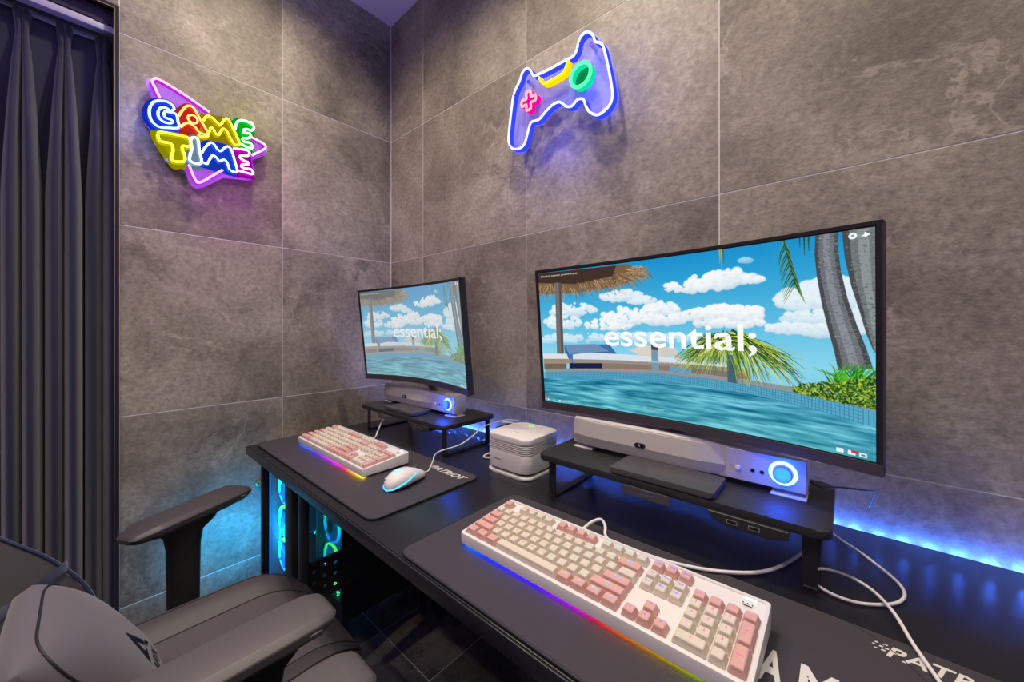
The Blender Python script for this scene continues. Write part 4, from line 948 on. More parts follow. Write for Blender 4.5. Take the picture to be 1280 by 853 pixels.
# ------------------------------------------------------------------ monitors
def monitor(x0, y0, z0, wd, ht, tilt, yaw, Rc, label, smat, shelf_z, base_y):
    root = empty('monitor', (x0, base_y, shelf_z))
    Mr = Matrix.Translation((x0, y0, z0)) @ Matrix.Rotation(yaw, 4, 'Z') @ Matrix.Rotation(-tilt, 4, 'X')
    Mi = Matrix.Translation((-x0, -base_y, -shelf_z))
    def C(a, d, z):   # a across, d depth in front(+)/behind(-), z up
        th = a / Rc; return Mi @ Mr @ Vector(((Rc - d) * math.sin(th), -(Rc - (Rc - d) * math.cos(th)), z))
    n = 24
    def curved(a0, a1, d0, d1, za, zb):
        bm = BM(); rings = []
        for i in range(n + 1):
            a = a0 + (a1 - a0) * i / n; rings.append([C(a, d0, za), C(a, d1, za), C(a, d1, zb), C(a, d0, zb)])
        loft(bm, rings); return bm
    W2, H2 = wd / 2, ht / 2; bz = 0.006; chin = 0.017
    # picture surface
    V, F, UVs = [], [], []
    aa, z_a, z_b = W2 - bz - .002, -H2 + chin + .002, H2 - bz - .002
    for i in range(n + 1):
        a = -aa + 2 * aa * i / n
        for j, z in enumerate((z_a, z_b)): V.append(tuple(C(a, 0.0012, z))); UVs.append((i / n, j))
    for i in range(n): F.append((2 * i, 2 * i + 2, 2 * i + 3, 2 * i + 1))
    o = obj('screen', (V, F), smat, root, 80); uv = o.data.uv_layers.new(name='UVMap')
    for lp in o.data.loops: uv.data[lp.index].uv = UVs[lp.vertex_index]
    o['label'] = 'lit screen showing a pool, palms, sky and the word essential'
    obj('panel', curved(-W2 + .001, W2 - .001, -0.016, 0.0005, -H2 + .001, H2 - .001), M['blackplastic'], root, 40)
    bm = curved(-W2, W2, -0.004, 0.003, H2 - bz, H2)
    for a0, a1 in ((-W2, -W2 + bz), (W2 - bz, W2)):
        b2 = curved(a0, a1, -0.004, 0.003, -H2, H2); me = bpy.data.meshes.new('t'); b2.to_mesh(me); bm.from_mesh(me); b2.free(); bpy.data.meshes.remove(me)
    obj('bezel', bm, M['bezel'], root, 40)
    obj('chin', curved(-W2, W2, -0.004, 0.0042, -H2, -H2 + chin), M['chin'], root, 40)
    # rear housing and stand
    obj('rear_housing', curved(-W2 * .45, W2 * .45, -0.045, -0.0155, -H2 * .55, H2 * .55), M['blackplastic'], root, 40)
    c0 = C(0, -0.045, -H2 * .1); c1 = Vector((0, 0, 0.01))
    bm = BM(); 
    pts = [c0 + Vector((0, -0.004, 0)), Vector((0, c0.y + .012, c0.z * .8)), Vector((0, c0.y + .010, c0.z * .4)), Vector((0, max(0.0, c0.y), 0.012))]
    tube(bm, smoothpath(pts, 5), 0.012, 10, sx=1.8, sy=0.8); obj('stand_neck', bm, M['alu'], root, 50)
    bm = BM(); ngon_prism(bm, rrect(-0.09, 0.09, -0.030, 0.034, 0.012), 0.0003, 0.010, b=.002, seg=1); obj('stand_base', bm, M['blackmetal'], root, 40)
    bm = BM(); box(bm, -0.075, 0.07, c0.y - .006, c0.y + .03, C(0, 0, -H2).z + 0.012, C(0, 0, -H2).z + .03, .002, 1); obj('lower_bracket', bm, M['blackplastic'], root, 40)
    tag(root, label, 'monitor')
    return root
monitor(1.4205, -0.226, 1.1005, 0.640, 0.357, -0.084, -0.084, 1.71, 'large curved monitor showing the beach scene above the near keyboard', screenmat('screen_right', 1.0), S2Z, -0.135)
monitor(0.581, -0.248, 1.106, 0.600, 0.344, -0.104, 0.010, 1.03, 'curved monitor showing the beach scene on the small left shelf', screenmat('screen_left', 0.88, 0.26), S1Z, -0.135)

# ------------------------------------------------------------------ neon signs
def neon(name, col, s): return emat('neon_' + name, col, s)
def mk_tube(fn, pts, closed, r, m, parent, name='neon_tube', n=4):
    bm = BM(); tube(bm, [fn(p[0], p[1]) for p in smoothpath([(a, b, 0) for a, b in pts], n, closed)], r, 8, closed); return obj(name, bm, m, parent, 60)
GT = {
'G':[(-94,11),(-121,0),(-143,-5),(-158,6),(-164,25),(-163,48),(-155,68),(-141,79),(-123,84),(-109,78),(-106,67),(-114,58),(-125,63),(-138,57),(-144,41),(-142,25),(-130,15),(-114,18),(-109,26),(-115,30),(-127,31),(-130,42),(-125,51),(-108,54),(-99,50),(-96,31)],
'A':[(-94,50),(-85,72),(-73,92),(-59,95),(-47,78),(-37,58),(-20,28),(-23,16),(-41,16),(-51,29),(-67,37),(-79,30),(-89,15)],
'M':[(-30,61),(-20,81),(-7,81),(6,71),(17,66),(28,88),(39,95),(48,79),(59,56),(71,27),(71,16),(59,11),(46,29),(34,52),(23,53),(14,31),(4,29),(-5,45),(-12,39),(-18,13),(-28,6),(-45,4)],
'E':[(60,68),(64,92),(78,107),(97,109),(114,103),(117,93),(109,81),(95,81),(85,73),(87,64),(104,68),(107,57),(95,47),(83,43),(85,32),(104,34),(112,26),(109,15),(92,15),(78,21)],
'T':[(-141,-22),(-143,-42),(-136,-50),(-117,-48),(-110,-53),(-108,-70),(-112,-91),(-108,-103),(-89,-100),(-79,-93),(-79,-75),(-85,-56),(-83,-45),(-67,-42),(-63,-33),(-65,-18),(-77,-12),(-104,-15)],
'I':[(-64,-23),(-59,-8),(-47,-6),(-43,-20),(-41,-46),(-35,-76),(-39,-90),(-55,-93),(-66,-86),(-65,-70),(-60,-42)],
'M2':[(-35,-52),(-24,-27),(-11,-8),(-1,-10),(10,-25),(19,-26),(30,-10),(41,-3),(50,-17),(59,-50),(66,-81),(57,-89),(43,-83),(37,-63),(27,-54),(14,-64),(6,-54),(-5,-50),(-14,-69),(-20,-84),(-32,-83)],
'E2':[(54,-6),(78,1),(99,3),(103,-7),(95,-18),(78,-21),(74,-31),(87,-38),(99,-40),(99,-48),(83,-53),(78,-62),(87,-66),(107,-63),(114,-71),(111,-80),(87,-80),(71,-80)],
'P1':[(-140,89),(-149,111),(-158,134),(-152,144),(-141,147),(-85,129),(-14,97)],
'P2':[(111,56),(136,51),(154,43),(154,31),(136,13),(111,-10)],
'P3':[(-68,-103),(-59,-131),(-49,-154),(-43,-156),(-32,-149),(-7,-123),(23,-92)],
'OUT':[(-172,137),(-161,153),(-149,156),(-81,133),(-11,109),(-3,94),(28,107),(50,105),(69,117),(102,124),(124,116),(129,100),(119,68),(161,58),(169,40),(159,15),(116,-22),(126,-68),(124,-89),(107,-100),(64,-107),(30,-112),(-28,-164),(-45,-172),(-61,-165),(-73,-130),(-81,-109),(-108,-115),(-127,-101),(-128,-69),(-149,-59),(-154,-42),(-156,-20),(-172,-2),(-177,23),(-177,47),(-168,73),(-156,86),(-168,119)]}
gt = empty('neon_sign', (0.0, -0.71, 1.78))
gfn = lambda d: (lambda a, b: Vector((d, a / 1000, b / 1000)))
bm = BM(); ngon_prism(bm, [(a / 1000, b / 1000) for a, b in GT['OUT']], 0.020, 0.0245, 'x'); obj('backing_plate', bm, mat('purple_lit_acrylic', (0.6, 0.35, 0.9), 0.1, alpha=0.35, emis=(0.40, 0.04, 0.75), estr=0.55), gt)  # purple tube glow on the acrylic put into its colour and emission
SP_ = {'G': ((0.35, 0.60, 1.0), (0.02, 0.06, 1.0)), 'A': ((1.0, 0.38, 0.10), (0.9, 0.04, 0.02)), 'M': ((1.0, 0.72, 0.05), (0.60, 0.46, 0.0)), 'E': ((0.75, 1.0, 0.80), (0.0, 0.75, 0.02)), 'T': ((1.0, 0.90, 0.05), (0.60, 0.55, 0.0)), 'I': ((0.92, 0.98, 1.0), (0.25, 0.42, 0.60)), 'M2': ((0.40, 0.68, 1.0), (0.02, 0.08, 1.0)), 'E2': ((1.0, 0.72, 0.98), (0.65, 0.0, 0.62)), 'P1': ((1.0, 0.30, 0.90), (0.55, 0.02, 0.75)), 'P2': ((1.0, 0.40, 0.90), (0.60, 0.02, 0.75)), 'P3': ((1.0, 0.28, 0.80), (0.60, 0.02, 0.80))}
POWER_N = 2.6
def offs(pts, d):
    c = Vector((sum(p[0] for p in pts) / len(pts), sum(p[1] for p in pts) / len(pts))); out = []
    for a, b in pts:
        v = Vector((a, b)) - c; l = v.length or 1; v *= (l + d) / l; out.append((c.x + v.x, c.y + v.y))
    return out
def hull(pts):
    P = sorted(set(pts)); 
    def half(P):
        h = []
        for p in P:
            while len(h) > 1 and (h[-1][0] - h[-2][0]) * (p[1] - h[-2][1]) - (h[-1][1] - h[-2][1]) * (p[0] - h[-2][0]) <= 0: h.pop()
            h.append(p)
        return h
    a = half(P); b = half(P[::-1]); return a[:-1] + b[:-1]
zo = 0; zi = 1
for k in ('P1', 'P2', 'P3', 'G', 'A', 'M', 'E', 'T', 'I', 'M2', 'E2'):
    tc_, fc_ = SP_[k]; closed = k in ('G', 'T', 'I')
    pts = GT[k]
    ty = mk_tube(gfn(0.045), pts, closed, 0.0036, neon(k + '_tube', tc_, POWER_N if k != 'I' else 2.0), gt)
    # coloured silicone skirt between plate and tube
    bm = BM(); sp = smoothpath([(a, b, 0) for a, b in pts], 4, closed); nn = len(sp)
    wdt = 0.0042
    rings = []
    for i, p in enumerate(sp):
        q0 = sp[(i - 1) % nn] if closed or i else sp[0]; q1 = sp[(i + 1) % nn] if closed or i < nn - 1 else sp[-1]
        t = (q1 - q0); t.normalize(); nrm = Vector((-t.y, t.x, 0)) * wdt * 1000
        rings.append([Vector((x_, (p.x + s * nrm.x) / 1000, (p.y + s * nrm.y) / 1000)) for x_, s in ((0.0246, -1), (0.0246, 1), (0.0420, 1), (0.0420, -1))])
    if closed: rings.append(rings[0])
    loft(bm, rings, cap=not closed); obj('tube_skirt', bm, emat('skirt_' + k, fc_, 0.9), gt)
    # letter face and added halo plate carry the tube light as emission
    if k[0] != 'P':
        hz_ = smoothpath([(a, b, 0) for a, b in hull(offs(pts, 15))], 3, True); bm = BM(); ngon_prism(bm, [(p.x / 1000, p.y / 1000) for p in hz_], 0.0180 + 0.00003 * zi, 0.0245 + 0.00003 * zi, 'x'); zi += 1; obj('halo_plate', bm, emat('plate_' + k, fc_, 0.42), gt)
        face = pts if k in ('G', 'T', 'I', 'M', 'M2', 'A', 'E', 'E2') else pts
        bm = BM(); zo += 0.00012; ngon_prism(bm, hull(offs(pts, 4)) if k in ('A',) else [tuple(p) for p in pts], 0, 0.6)
        for v in bm.verts: a, b, c = v.co; v.co = (0.0248 + zo + c * 0.001, a / 1000, b / 1000)
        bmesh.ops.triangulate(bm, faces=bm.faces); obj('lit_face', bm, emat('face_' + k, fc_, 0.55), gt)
mk_tube(gfn(0.045), [(-68, 62), (-58, 68), (-48, 62), (-46, 50), (-54, 42), (-66, 44), (-71, 53)], True, 0.0032, neon('A_eye', (1.0, 0.45, 0.12), POWER_N), gt)
for (a, b) in ((115, 118), (-150, 135), (-118, -100), (150, 36)):
    bm = BM(); lathe(bm, [(0, 0.030), (.006, 0.030), (.0062, 0.0), (0, 0.0)], 14, Matrix.Translation((0, a / 1000, b / 1000)) @ Matrix.Rotation(R(90), 4, 'Y')); obj('standoff', bm, M['alu'], gt, 40)
for k_ in range(5):
    a = (-150 + k_ * 62) / 1000
tag(gt, 'multicoloured neon sign reading GAME TIME on the left wall', 'neon sign')
light('sign_glow_magenta', 'POINT', (0.17, -0.64, 1.62), 0.9, (0.75, 0.1, 1.0), 0.04)
light('sign_glow_blue', 'POINT', (0.12, -0.88, 1.80), 0.7, (0.15, 0.2, 1.0), 0.04)
light('sign_glow_yellow', 'POINT', (0.09, -0.62, 1.92), 0.3, (0.7, 0.8, 0.1), 0.04)
light('sign_glow_pad', 'POINT', (1.0, -0.10, 1.70), 0.9, (0.12, 0.12, 1.0), 0.05)
light('sign_glow_pad', 'POINT', (1.18, -0.10, 1.82), 0.7, (0.12, 0.12, 1.0), 0.05)

CT = {'OUT':[(-193,-78),(-191,-104),(-173,-127),(-141,-135),(-121,-123),(-105,-83),(-94,-66),(-63,-68),(-38,-54),(-12,-43),(15,-44),(39,-67),(59,-73),(78,-62),(97,-69),(106,-92),(118,-113),(142,-131),(168,-126),(185,-110),(188,-83),(179,-28),(168,24),(157,61),(136,79),(130,98),(115,117),(100,121),(84,111),(75,85),(62,72),(36,73),(-20,73),(-67,76),(-86,81),(-98,103),(-113,116),(-131,112),(-145,87),(-168,59),(-178,19),(-187,-35)],
'Y':[(-64,66),(-60,58),(-45,38),(-5,35),(26,38),(34,44),(46,68)]}
ct = empty('neon_sign', (1.03, 0.0, 1.86))
cfn = lambda d: (lambda a, b: Vector((a / 1000, -d, b / 1000)))
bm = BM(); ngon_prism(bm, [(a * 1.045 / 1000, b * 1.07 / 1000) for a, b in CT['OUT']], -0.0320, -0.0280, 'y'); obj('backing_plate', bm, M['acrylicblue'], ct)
def neonset(parent, fn, pts, closed, tc_, fc_, r=0.0036, st=POWER_N):
    mk_tube(fn(0.055), pts, closed, r, neon('pad', tc_, st), parent)
    sp = smoothpath([(a, b, 0) for a, b in pts], 4, closed); nn = len(sp); rings = []; d0, d1 = 0.0330, 0.0510
    for i, p in enumerate(sp):
        q0 = sp[(i - 1) % nn] if closed or i else sp[0]; q1 = sp[(i + 1) % nn] if closed or i < nn - 1 else sp[-1]
        t = (q1 - q0); t.normalize(); nrm = Vector((-t.y, t.x, 0)) * 3.6
        rings.append([fn(d)(p.x + s * nrm.x, p.y + s * nrm.y) for d, s in ((d0, -1), (d0, 1), (d1, 1), (d1, -1))])
    if closed: rings.append(rings[0])
    bm = BM(); loft(bm, rings, cap=not closed); obj('tube_skirt', bm, emat('pad_skirt', fc_, 1.3), parent)
neonset(ct, cfn, CT['OUT'], True, (0.42, 0.45, 1.0), (0.03, 0.05, 1.0), st=2.6)
neonset(ct, cfn, CT['Y'], False, (1.0, 0.80, 0.02), (0.85, 0.60, 0.0), st=1.6)
neonset(ct, cfn, [(88 + 33 * math.cos(2 * PI * k / 16), 6 + 33 * math.sin(2 * PI * k / 16)) for k in range(16)], True, (0.10, 1.0, 0.35), (0.0, 0.6, 0.30), 0.005, 1.8)
px = []
cr_ = [(-1, 3), (1, 3), (1, 1), (3, 1), (3, -1), (1, -1), (1, -3), (-1, -3), (-1, -1), (-3, -1), (-3, 1), (-1, 1)]
neonset(ct, cfn, [(-106 + 9.2 * a, 8 + 9.2 * b) for a, b in cr_], True, (1.0, 0.30, 0.30), (1.0, 0.0, 0.30), 0.0038, 2.0)
for nm, pts, c_ in (('lit_face', [(88 + 30 * math.cos(2 * PI * k / 24), 6 + 30 * math.sin(2 * PI * k / 24)) for k in range(24)], (0.0, 0.55, 0.15)), ('lit_face', [(-106 + 8.5 * a, 8 + 8.5 * b) for a, b in cr_], (0.80, 0.0, 0.20))):
    bm = BM(); ngon_prism(bm, [(a / 1000, b / 1000) for a, b in pts], -0.0332, -0.0324, 'y'); obj(nm, bm, emat('pad_face', c_, 0.45), ct)  # tube glow inside the buttons put into emissive faces
for (a, b) in ((-128, 92), (108, 100), (-150, -112), (150, -108)):
    bm = BM(); lathe(bm, [(0, 0.030), (.006, 0.030), (.0062, 0.0), (0, 0.0)], 14, Matrix.Translation((a / 1000, 0, b / 1000)) @ Matrix.Rotation(R(90), 4, 'X')); obj('standoff', bm, M['alu'], ct, 40)
tag(ct, 'blue outlined neon sign of a game controller on the back wall', 'neon sign')
# power lead of the left sign
# small brass socket on the left wall
hk = empty('wall_socket', (0.0, -0.566, 0.533))
bm = BM(); lathe(bm, [(0, 0), (.012, 0), (.012, .003), (.006, .004), (.006, .012), (.004, .014), (0, .014)], 18, Matrix.Rotation(R(90), 4, 'Y')); obj('plate', bm, M['brass'], hk, 40)
bm = BM(); lathe(bm, [(0, .0145), (.0075, .0145), (.0085, .019), (.0045, .028), (0, .028)], 18, Matrix.Rotation(R(90), 4, 'Y')); obj('plug', bm, M['brass'], hk, 40)
tag(hk, 'small brass fitting on the left wall beside the desk leg', 'wall fitting')

# ------------------------------------------------------------------ computer cases
def fan(parent, cx, cy, cz, r, ring_m, blade_m, hub_m):
    f = empty('fan', (cx, cy, cz), parent=parent)
    Mx = Matrix.Rotation(R(90), 4, 'X')
    bm = BM(); lathe(bm, [(r * .93, -.004), (r, -.004), (r, .004), (r * .93, .004), (r * .93, -.004)], 36, Mx); obj('light_ring', bm, ring_m, f, 40)
    bm = BM(); lathe(bm, [(0, -.008), (r * .36, -.008), (r * .38, .008), (0, .008)], 24, Mx); obj('hub', bm, hub_m, f, 40)
    bm = BM()
    for k in range(7):
        a = 2 * PI * k / 7; b_ = a + 0.55
        P = [Vector((r * .37 * math.cos(a), -.006, r * .37 * math.sin(a))), Vector((r * .90 * math.cos(a + .2), -.006, r * .90 * math.sin(a + .2))), Vector((r * .90 * math.cos(b_ + .15), .006, r * .90 * math.sin(b_ + .15))), Vector((r * .37 * math.cos(b_), .006, r * .37 * math.sin(b_)))]
        bm.faces.new([bm.verts.new(p) for p in P])
    o = obj('blades', bm, blade_m, f); o.modifiers.new('t', 'SOLIDIFY').thickness = 0.0012
    return f
M['ringA'] = ramp_mat('fan_ring_green_blue', [(0, (0, .15, 1)), (.45, (0, .55, 1)), (.7, (0, 1, .35)), (1, (0.05, 1, .05))], -0.06, 0.06, 6.0, 2)
M['bladeblue'] = mat('translucent_blade', (0.05, 0.20, 0.5), 0.4, emis=(0.0, 0.30, 1.0), estr=0.7)
M['caseglow'] = emat('case_inner_glow', (0.0, 0.32, 0.85), 0.8)
M['cyanglow'] = emat('cyan_inner_glow', (0.0, 0.28, 0.42), 0.8)
def stand(x0, x1, y0, y1, z, label):
    root = empty('case_stand', ((x0 + x1) / 2, (y0 + y1) / 2, 0)); hx, hy = (x1 - x0) / 2, (y1 - y0) / 2
    bm = BM(); box(bm, -hx, hx, -hy, hy, z - .012, z, .001, 1); obj('platform', bm, M['blackmetal'], root)
    for sx in (-1, 1):
        for sy in (-1, 1): bm = BM(); box(bm, sx * (hx - .012) - .01, sx * (hx - .012) + .01, sy * (hy - .012) - .01, sy * (hy - .012) + .01, 0, z - .0125); obj('leg', bm, M['blackmetal'], root)
    tag(root, label, 'stand')
def case_mesh(x0, x1, y0, y1, z0, z1):
    cx, cy = (x0 + x1) / 2, (y0 + y1) / 2; root = empty('computer_case', (cx, cy, z0)); hx, hy, h = (x1 - x0) / 2, (y1 - y0) / 2, z1 - z0
    for nm, a in (('side_panel', (hx - .003, hx, -hy + .02, hy, 0, h)), ('side_panel', (-hx, -hx + .003, -hy + .02, hy, 0, h)), ('top_panel', (-hx + .003, hx - .003, -hy + .02, hy, h - .003, h)), ('bottom_panel', (-hx + .003, hx - .003, -hy + .02, hy, 0, .003)), ('rear_panel', (-hx + .003, hx - .003, hy - .003, hy, .003, h - .003))):
        bm = BM(); box(bm, *a); obj(nm, bm, M['blackmetal'], root)
    # front frame
    bm = BM(); fr = 0.014
    for a in ((-hx, -hx + fr, 0, h), (hx - fr, hx, 0, h), (-hx + fr, hx - fr, 0, .05), (-hx + fr, hx - fr, h - .035, h)): box(bm, a[0], a[1], -hy, -hy + .02, a[2], a[3])
    obj('front_frame', bm, M['blackmetal'], root)
    # wire mesh front
    bm = BM(); st = 0.0075; t = 0.0011; ax = -hx + fr
    while ax < hx - fr: box(bm, ax - t, ax + t, -hy + .002, -hy + .0032, .05, h - .035); ax += st
    z = .05
    while z < h - .035: box(bm, -hx + fr, hx - fr, -hy + .0033, -hy + .0045, z - t, z + t); z += st
    o = obj('front_mesh', bm, M['blackmetal'], root); o['kind'] = 'stuff'
    for k in range(3): fan(root, -0.006, -hy + .014, h - .095 - .122 * k, .059, M['ringA'], M['bladeblue'], M['hole'])
    bm = BM(); box(bm, -hx + .006, hx - .006, -hy + .034, -hy + .036, .01, h - .01); obj('lit_interior', bm, M['caseglow'], root)
    return root
stand(0.246, 0.458, -0.449, -0.112, 0.165, 'low black stand carrying the mesh-fronted computer under the desk')
tag(case_mesh(0.246, 0.458, -0.45, -0.11, 0.1655, 0.53), 'black computer case with mesh front and glowing fans under the desk', 'computer')
def case_glass(x0, x1, y0, y1, z0, z1):
    cx, cy = (x0 + x1) / 2, (y0 + y1) / 2; root = empty('computer_case', (cx, cy, z0)); hx, hy, h = (x1 - x0) / 2, (y1 - y0) / 2, z1 - z0
    for nm, a in (('rear_panel', (-hx, hx, hy - .003, hy, 0, h)), ('top_panel', (-hx, hx, -hy, hy - .003, h - .003, h)), ('bottom_panel', (-hx, hx, -hy, hy - .003, 0, .003))):
        bm = BM(); box(bm, *a); obj(nm, bm, M['blackmetal'], root)
    bm = BM(); box(bm, hx - .003, hx, -hy + .001, hy - .003, .003, h - .003); obj('glass_panel', bm, M['glass'], root)
    bm = BM(); box(bm, -hx + .001, hx - .001, -hy - .003, -hy, .001, h - .001); obj('front_glass', bm, M['glass'], root)
    bm = BM(); box(bm, -hx, -hx + .004, -hy, hy - .003, .003, h - .003); obj('side_panel', bm, M['blackmetal'], root)
    bm = BM(); box(bm, -hx + .01, hx - .01, hy - .02, hy - .018, .01, h - .01); obj('lit_interior', bm, M['cyanglow'], root)  # glowing panel stands in for the cyan light inside the case
    for k in range(3): fan(root, 0.030, -hy + .02, h - .075 - .122 * k, .056, M['ringA'], M['bladeblue'], M['bladeblue'])
    bm = BM(); box(bm, -hx, -hx + .048, -hy - .006, -hy - .0032, .0, h); obj('lit_pillar', bm, mat('lit_blue_pillar', (0.02, 0.05, 0.15), 0.4, noise=.5, nscale=300, emis=(0.0, 0.13, 0.85), estr=0.8), root)
    bm = BM(); box(bm, -hx + .01, hx - .06, -hy + .01, hy - .03, h * .38, h * .40); obj('inner_tray', bm, M['alu'], root)
    return root
stand(0.018, 0.205, -0.540, -0.14, 0.165, 'low black stand carrying the glass-fronted computer next to the left wall')
tag(case_glass(0.018, 0.205, -0.54, -0.14, 0.1655, 0.61), 'glass-fronted computer case with three ring-lit fans beside the left wall', 'computer')
light('case_spill', 'AREA', (0.16, -0.60, 0.38), 2.0, (0.0, 0.42, 1.0), 0.05, (0, R(85), R(-14)), 0.34)

# ------------------------------------------------------------------ gaming chairs
def ztop(x, y):
    a = abs(x)
    if a < 0.13: z = 0.478 + 0.010 * (a / .13) ** 2
    elif a < 0.19: z = 0.488 + 0.020 * math.sin((a - .13) / .06 * PI / 2)
    else: z = 0.508 - 0.075 * ((a - .19) / .075) ** 1.6
    if y > 0.12: z -= 0.055 * ((y - 0.12) / 0.13) ** 2.2
    if y < -0.1: z += 0.01 * (-.1 - y)
    return z
def hw(y):
    t = max(0, (y - 0.08) / 0.17); return 1.0 - 0.16 * t ** 2.2
def strip(bm, xa, xb, y0=-0.20, y1=0.25, zb=0.40, nx=6, ny=20, frontround=0.0, eps=0.0):
    rings = []
    for j in range(ny + 1):
        y = y0 + (y1 - y0) * j / ny; s = hw(y); top = []
        for i in range(nx + 1):
            x = xa + (xb - xa) * i / nx; yy_ = y - (frontround * (abs(x) / .265) ** 2.5 * max(0, j / ny - .3)); top.append(Vector((x * s, yy_, ztop(x, y) - eps)))
        zb_ = zb
        rings.append(top + [Vector((xb * s, top[-1].y, zb_)), Vector((xa * s, top[0].y, zb_))])
    loft(bm, rings)
def make_chair(loc):
    root = empty('gaming_chair', loc)
    bm = BM(); strip(bm, -0.128, 0.128, nx=8, frontround=.07); obj('seat_centre', bm, M['leather'], root, 50)
    for s in (-1, 1):
        bm = BM(); strip(bm, s * 0.128, s * 0.188, frontround=.07); obj('seat_bolster', bm, M['leather2'] if s < 0 else M['leather2'], root, 50)
        bm = BM(); strip(bm, s * 0.188, s * 0.262, frontround=.07); obj('seat_side', bm, M['carbon'], root, 50)
        for xx_ in (0.128, 0.188):
            bm = BM(); pts = []
            for j in range(21):
                y = -0.195 + 0.445 * j / 20; sc = hw(y); x = s * xx_; pts.append((x * sc, y - .07 * (xx_ / .265) ** 2.5 * max(0, j / 20 - .3), ztop(x, y) + .0003))
            tube(bm, pts, 0.0014, 5); obj('seam', bm, M['stitch'], root)
    bm = BM(); ngon_prism(bm, [(-.255, -.2), (.255, -.2), (.250, .1), (.225, .225), (.12, .252), (-.12, .252), (-.225, .225), (-.250, .1)], 0.362, 0.402, b=.012, seg=2); obj('seat_pan', bm, M['navycloth'], root, 40)
    bm = BM(); box(bm, -.12, .12, -.13, .13, .325, .361, .006, 1); obj('tilt_mechanism', bm, M['blackmetal'], root, 40)
    bm = BM(); lathe(bm, [(0, .10), (.028, .10), (.028, .22), (.016, .222), (.016, .325), (0, .325)], 20); obj('gas_lift', bm, M['blackmetal'], root, 40)
    base = BM(); lathe(base, [(0, .06), (.045, .06), (.045, .10), (0, .1)], 20); hub = obj('base_hub', base, M['blackplastic'], root, 40)
    for k in range(5):
        a = 2 * PI * k / 5 + .3; bm = BM(); Mz = Matrix.Rotation(a, 4, 'Z')
        loft(bm, [[Mz @ Vector((r_, sy * w_, z_ + dz)) for sy, dz in ((-1, 0), (1, 0), (.8, h_), (-.8, h_))] for r_, w_, z_, h_ in ((.04, .024, .062, .036), (.18, .019, .062, .028), (.31, .014, .060, .018))]); obj('base_arm', bm, M['blackplastic'], root, 40)
        c = Mz @ Vector((.30, 0, .028)); wh = BM()
        for s in (-1, 1): lathe(wh, [(0, -.008), (.026, -.008), (.0275, 0), (.026, .008), (0, .008)], 18, Matrix.Translation(c) @ Mz @ Matrix.Translation((0, s * .011, 0)) @ Matrix.Rotation(R(90), 4, 'X'))
        obj('caster', wh, M['blackplastic'], root, 40)
    # arm rests
    for s in (-1, 1):
        bm = BM(); rings = []
        for z, rx, ry, oy in ((.40, .018, .030, .01), (.60, .020, .033, .01), (.630, .022, .038, .01), (.652, .028, .062, .01), (.660, .028, .066, .01)):
            rings.append([Vector((s * .290 + rx * math.copysign(abs(math.cos(t)) ** .7, math.cos(t)), -.005 + oy + ry * math.copysign(abs(math.sin(t)) ** .7, math.sin(t)), z)) for t in [2 * PI * k / 20 for k in range(20)]])
        loft(bm, rings); obj('arm_post', bm, M['blackplastic'], root, 50)
        bm = BM(); box(bm, min(s * .15, s * .305), max(s * .15, s * .305), -.035, .035, .345, .361, .003, 1); box(bm, s * .305 - .012, s * .305 + .012, -.035, .035, .345, .42, .003, 1); obj('arm_bracket', bm, M['blackmetal'], root, 40)
        pad = empty('arm_pad', (s * .290, .0, .662), parent=root)
        def R_(y, w_, zt, zb_, ch): return [Vector((-w_, y, zb_ + .010)), Vector((-w_ + .010, y, zb_)), Vector((w_ - .010, y, zb_)), Vector((w_, y, zb_ + .010)), Vector((w_, y, zt - ch)), Vector((w_ - ch * 1.2, y, zt)), Vector((-w_ + ch * 1.2, y, zt)), Vector((-w_, y, zt - ch))]
        bm = BM(); loft(bm, [R_(-.142, .022, .018, .008, .004), R_(-.132, .032, .024, .004, .006), R_(-.095, .043, .030, .0, .0085), R_(.06, .045, .031, .0, .0085), R_(.105, .043, .030, .001, .008), R_(.124, .036, .026, .004, .007), R_(.131, .026, .021, .008, .004)])
        bmesh.ops.bevel(bm, geom=list(bm.edges), offset=.0012, segments=1, affect='EDGES')
        obj('pad', bm, M['armpad'], pad, 22)
        bm = BM(); ngon_prism(bm, rrect(.0, .012, -.004, .004, .0035, 4), .0, .0)if False else box(bm, .0438, .0475, .085, .103, .010, .018, .0015, 1); obj('button', bm, M['greyplastic'], pad, 40)
        pad['side'] = s
    # reclined back
    B = Matrix.Translation((0, -0.150, 0.450)) @ Matrix.Rotation(R(30), 4, 'X')   # local: x across, y forward, z up the back
    def sect(z, w_, fw, t0=-.045):
        # cross-section ring (x,y) of back incl. wings
        pts = [(-w_, fw * .6), (-w_ + .018, fw), (-w_ + .05, fw * .75), (-.12, .012), (0, .006), (.12, .012), (w_ - .05, fw * .75), (w_ - .018, fw), (w_, fw * .6), (w_ + .004, 0), (w_ - .02, t0), (0, t0 - .012), (-w_ + .02, t0), (-w_ - .004, 0)]
        return [B @ Vector((a, b, z)) for a, b in pts]
    bm = BM(); loft(bm, [sect(.02, .19, .022), sect(.05, .225, .055), sect(.12, .245, .072), sect(.22, .250, .072), sect(.36, .235, .050), sect(.5, .255, .052), sect(.6, .245, .045), sect(.66, .19, .03), sect(.74, .15, .02), sect(.78, .12, .012)])
    obj('backrest', bm, M['leather2'], root, 50)
    for s in (-1, 1):
        bm = BM(); pts = [B @ Vector((s * (w_ - .018), fw + .002, z)) for z, w_, fw in ((.03, .20, .03), (.05, .225, .045), (.12, .245, .072), (.22, .25, .072), (.36, .235, .05), (.5, .255, .052), (.6, .245, .045))]
        tube(bm, smoothpath(pts, 5), .0035, 6); obj('piping', bm, M['navycloth'], root, 50)
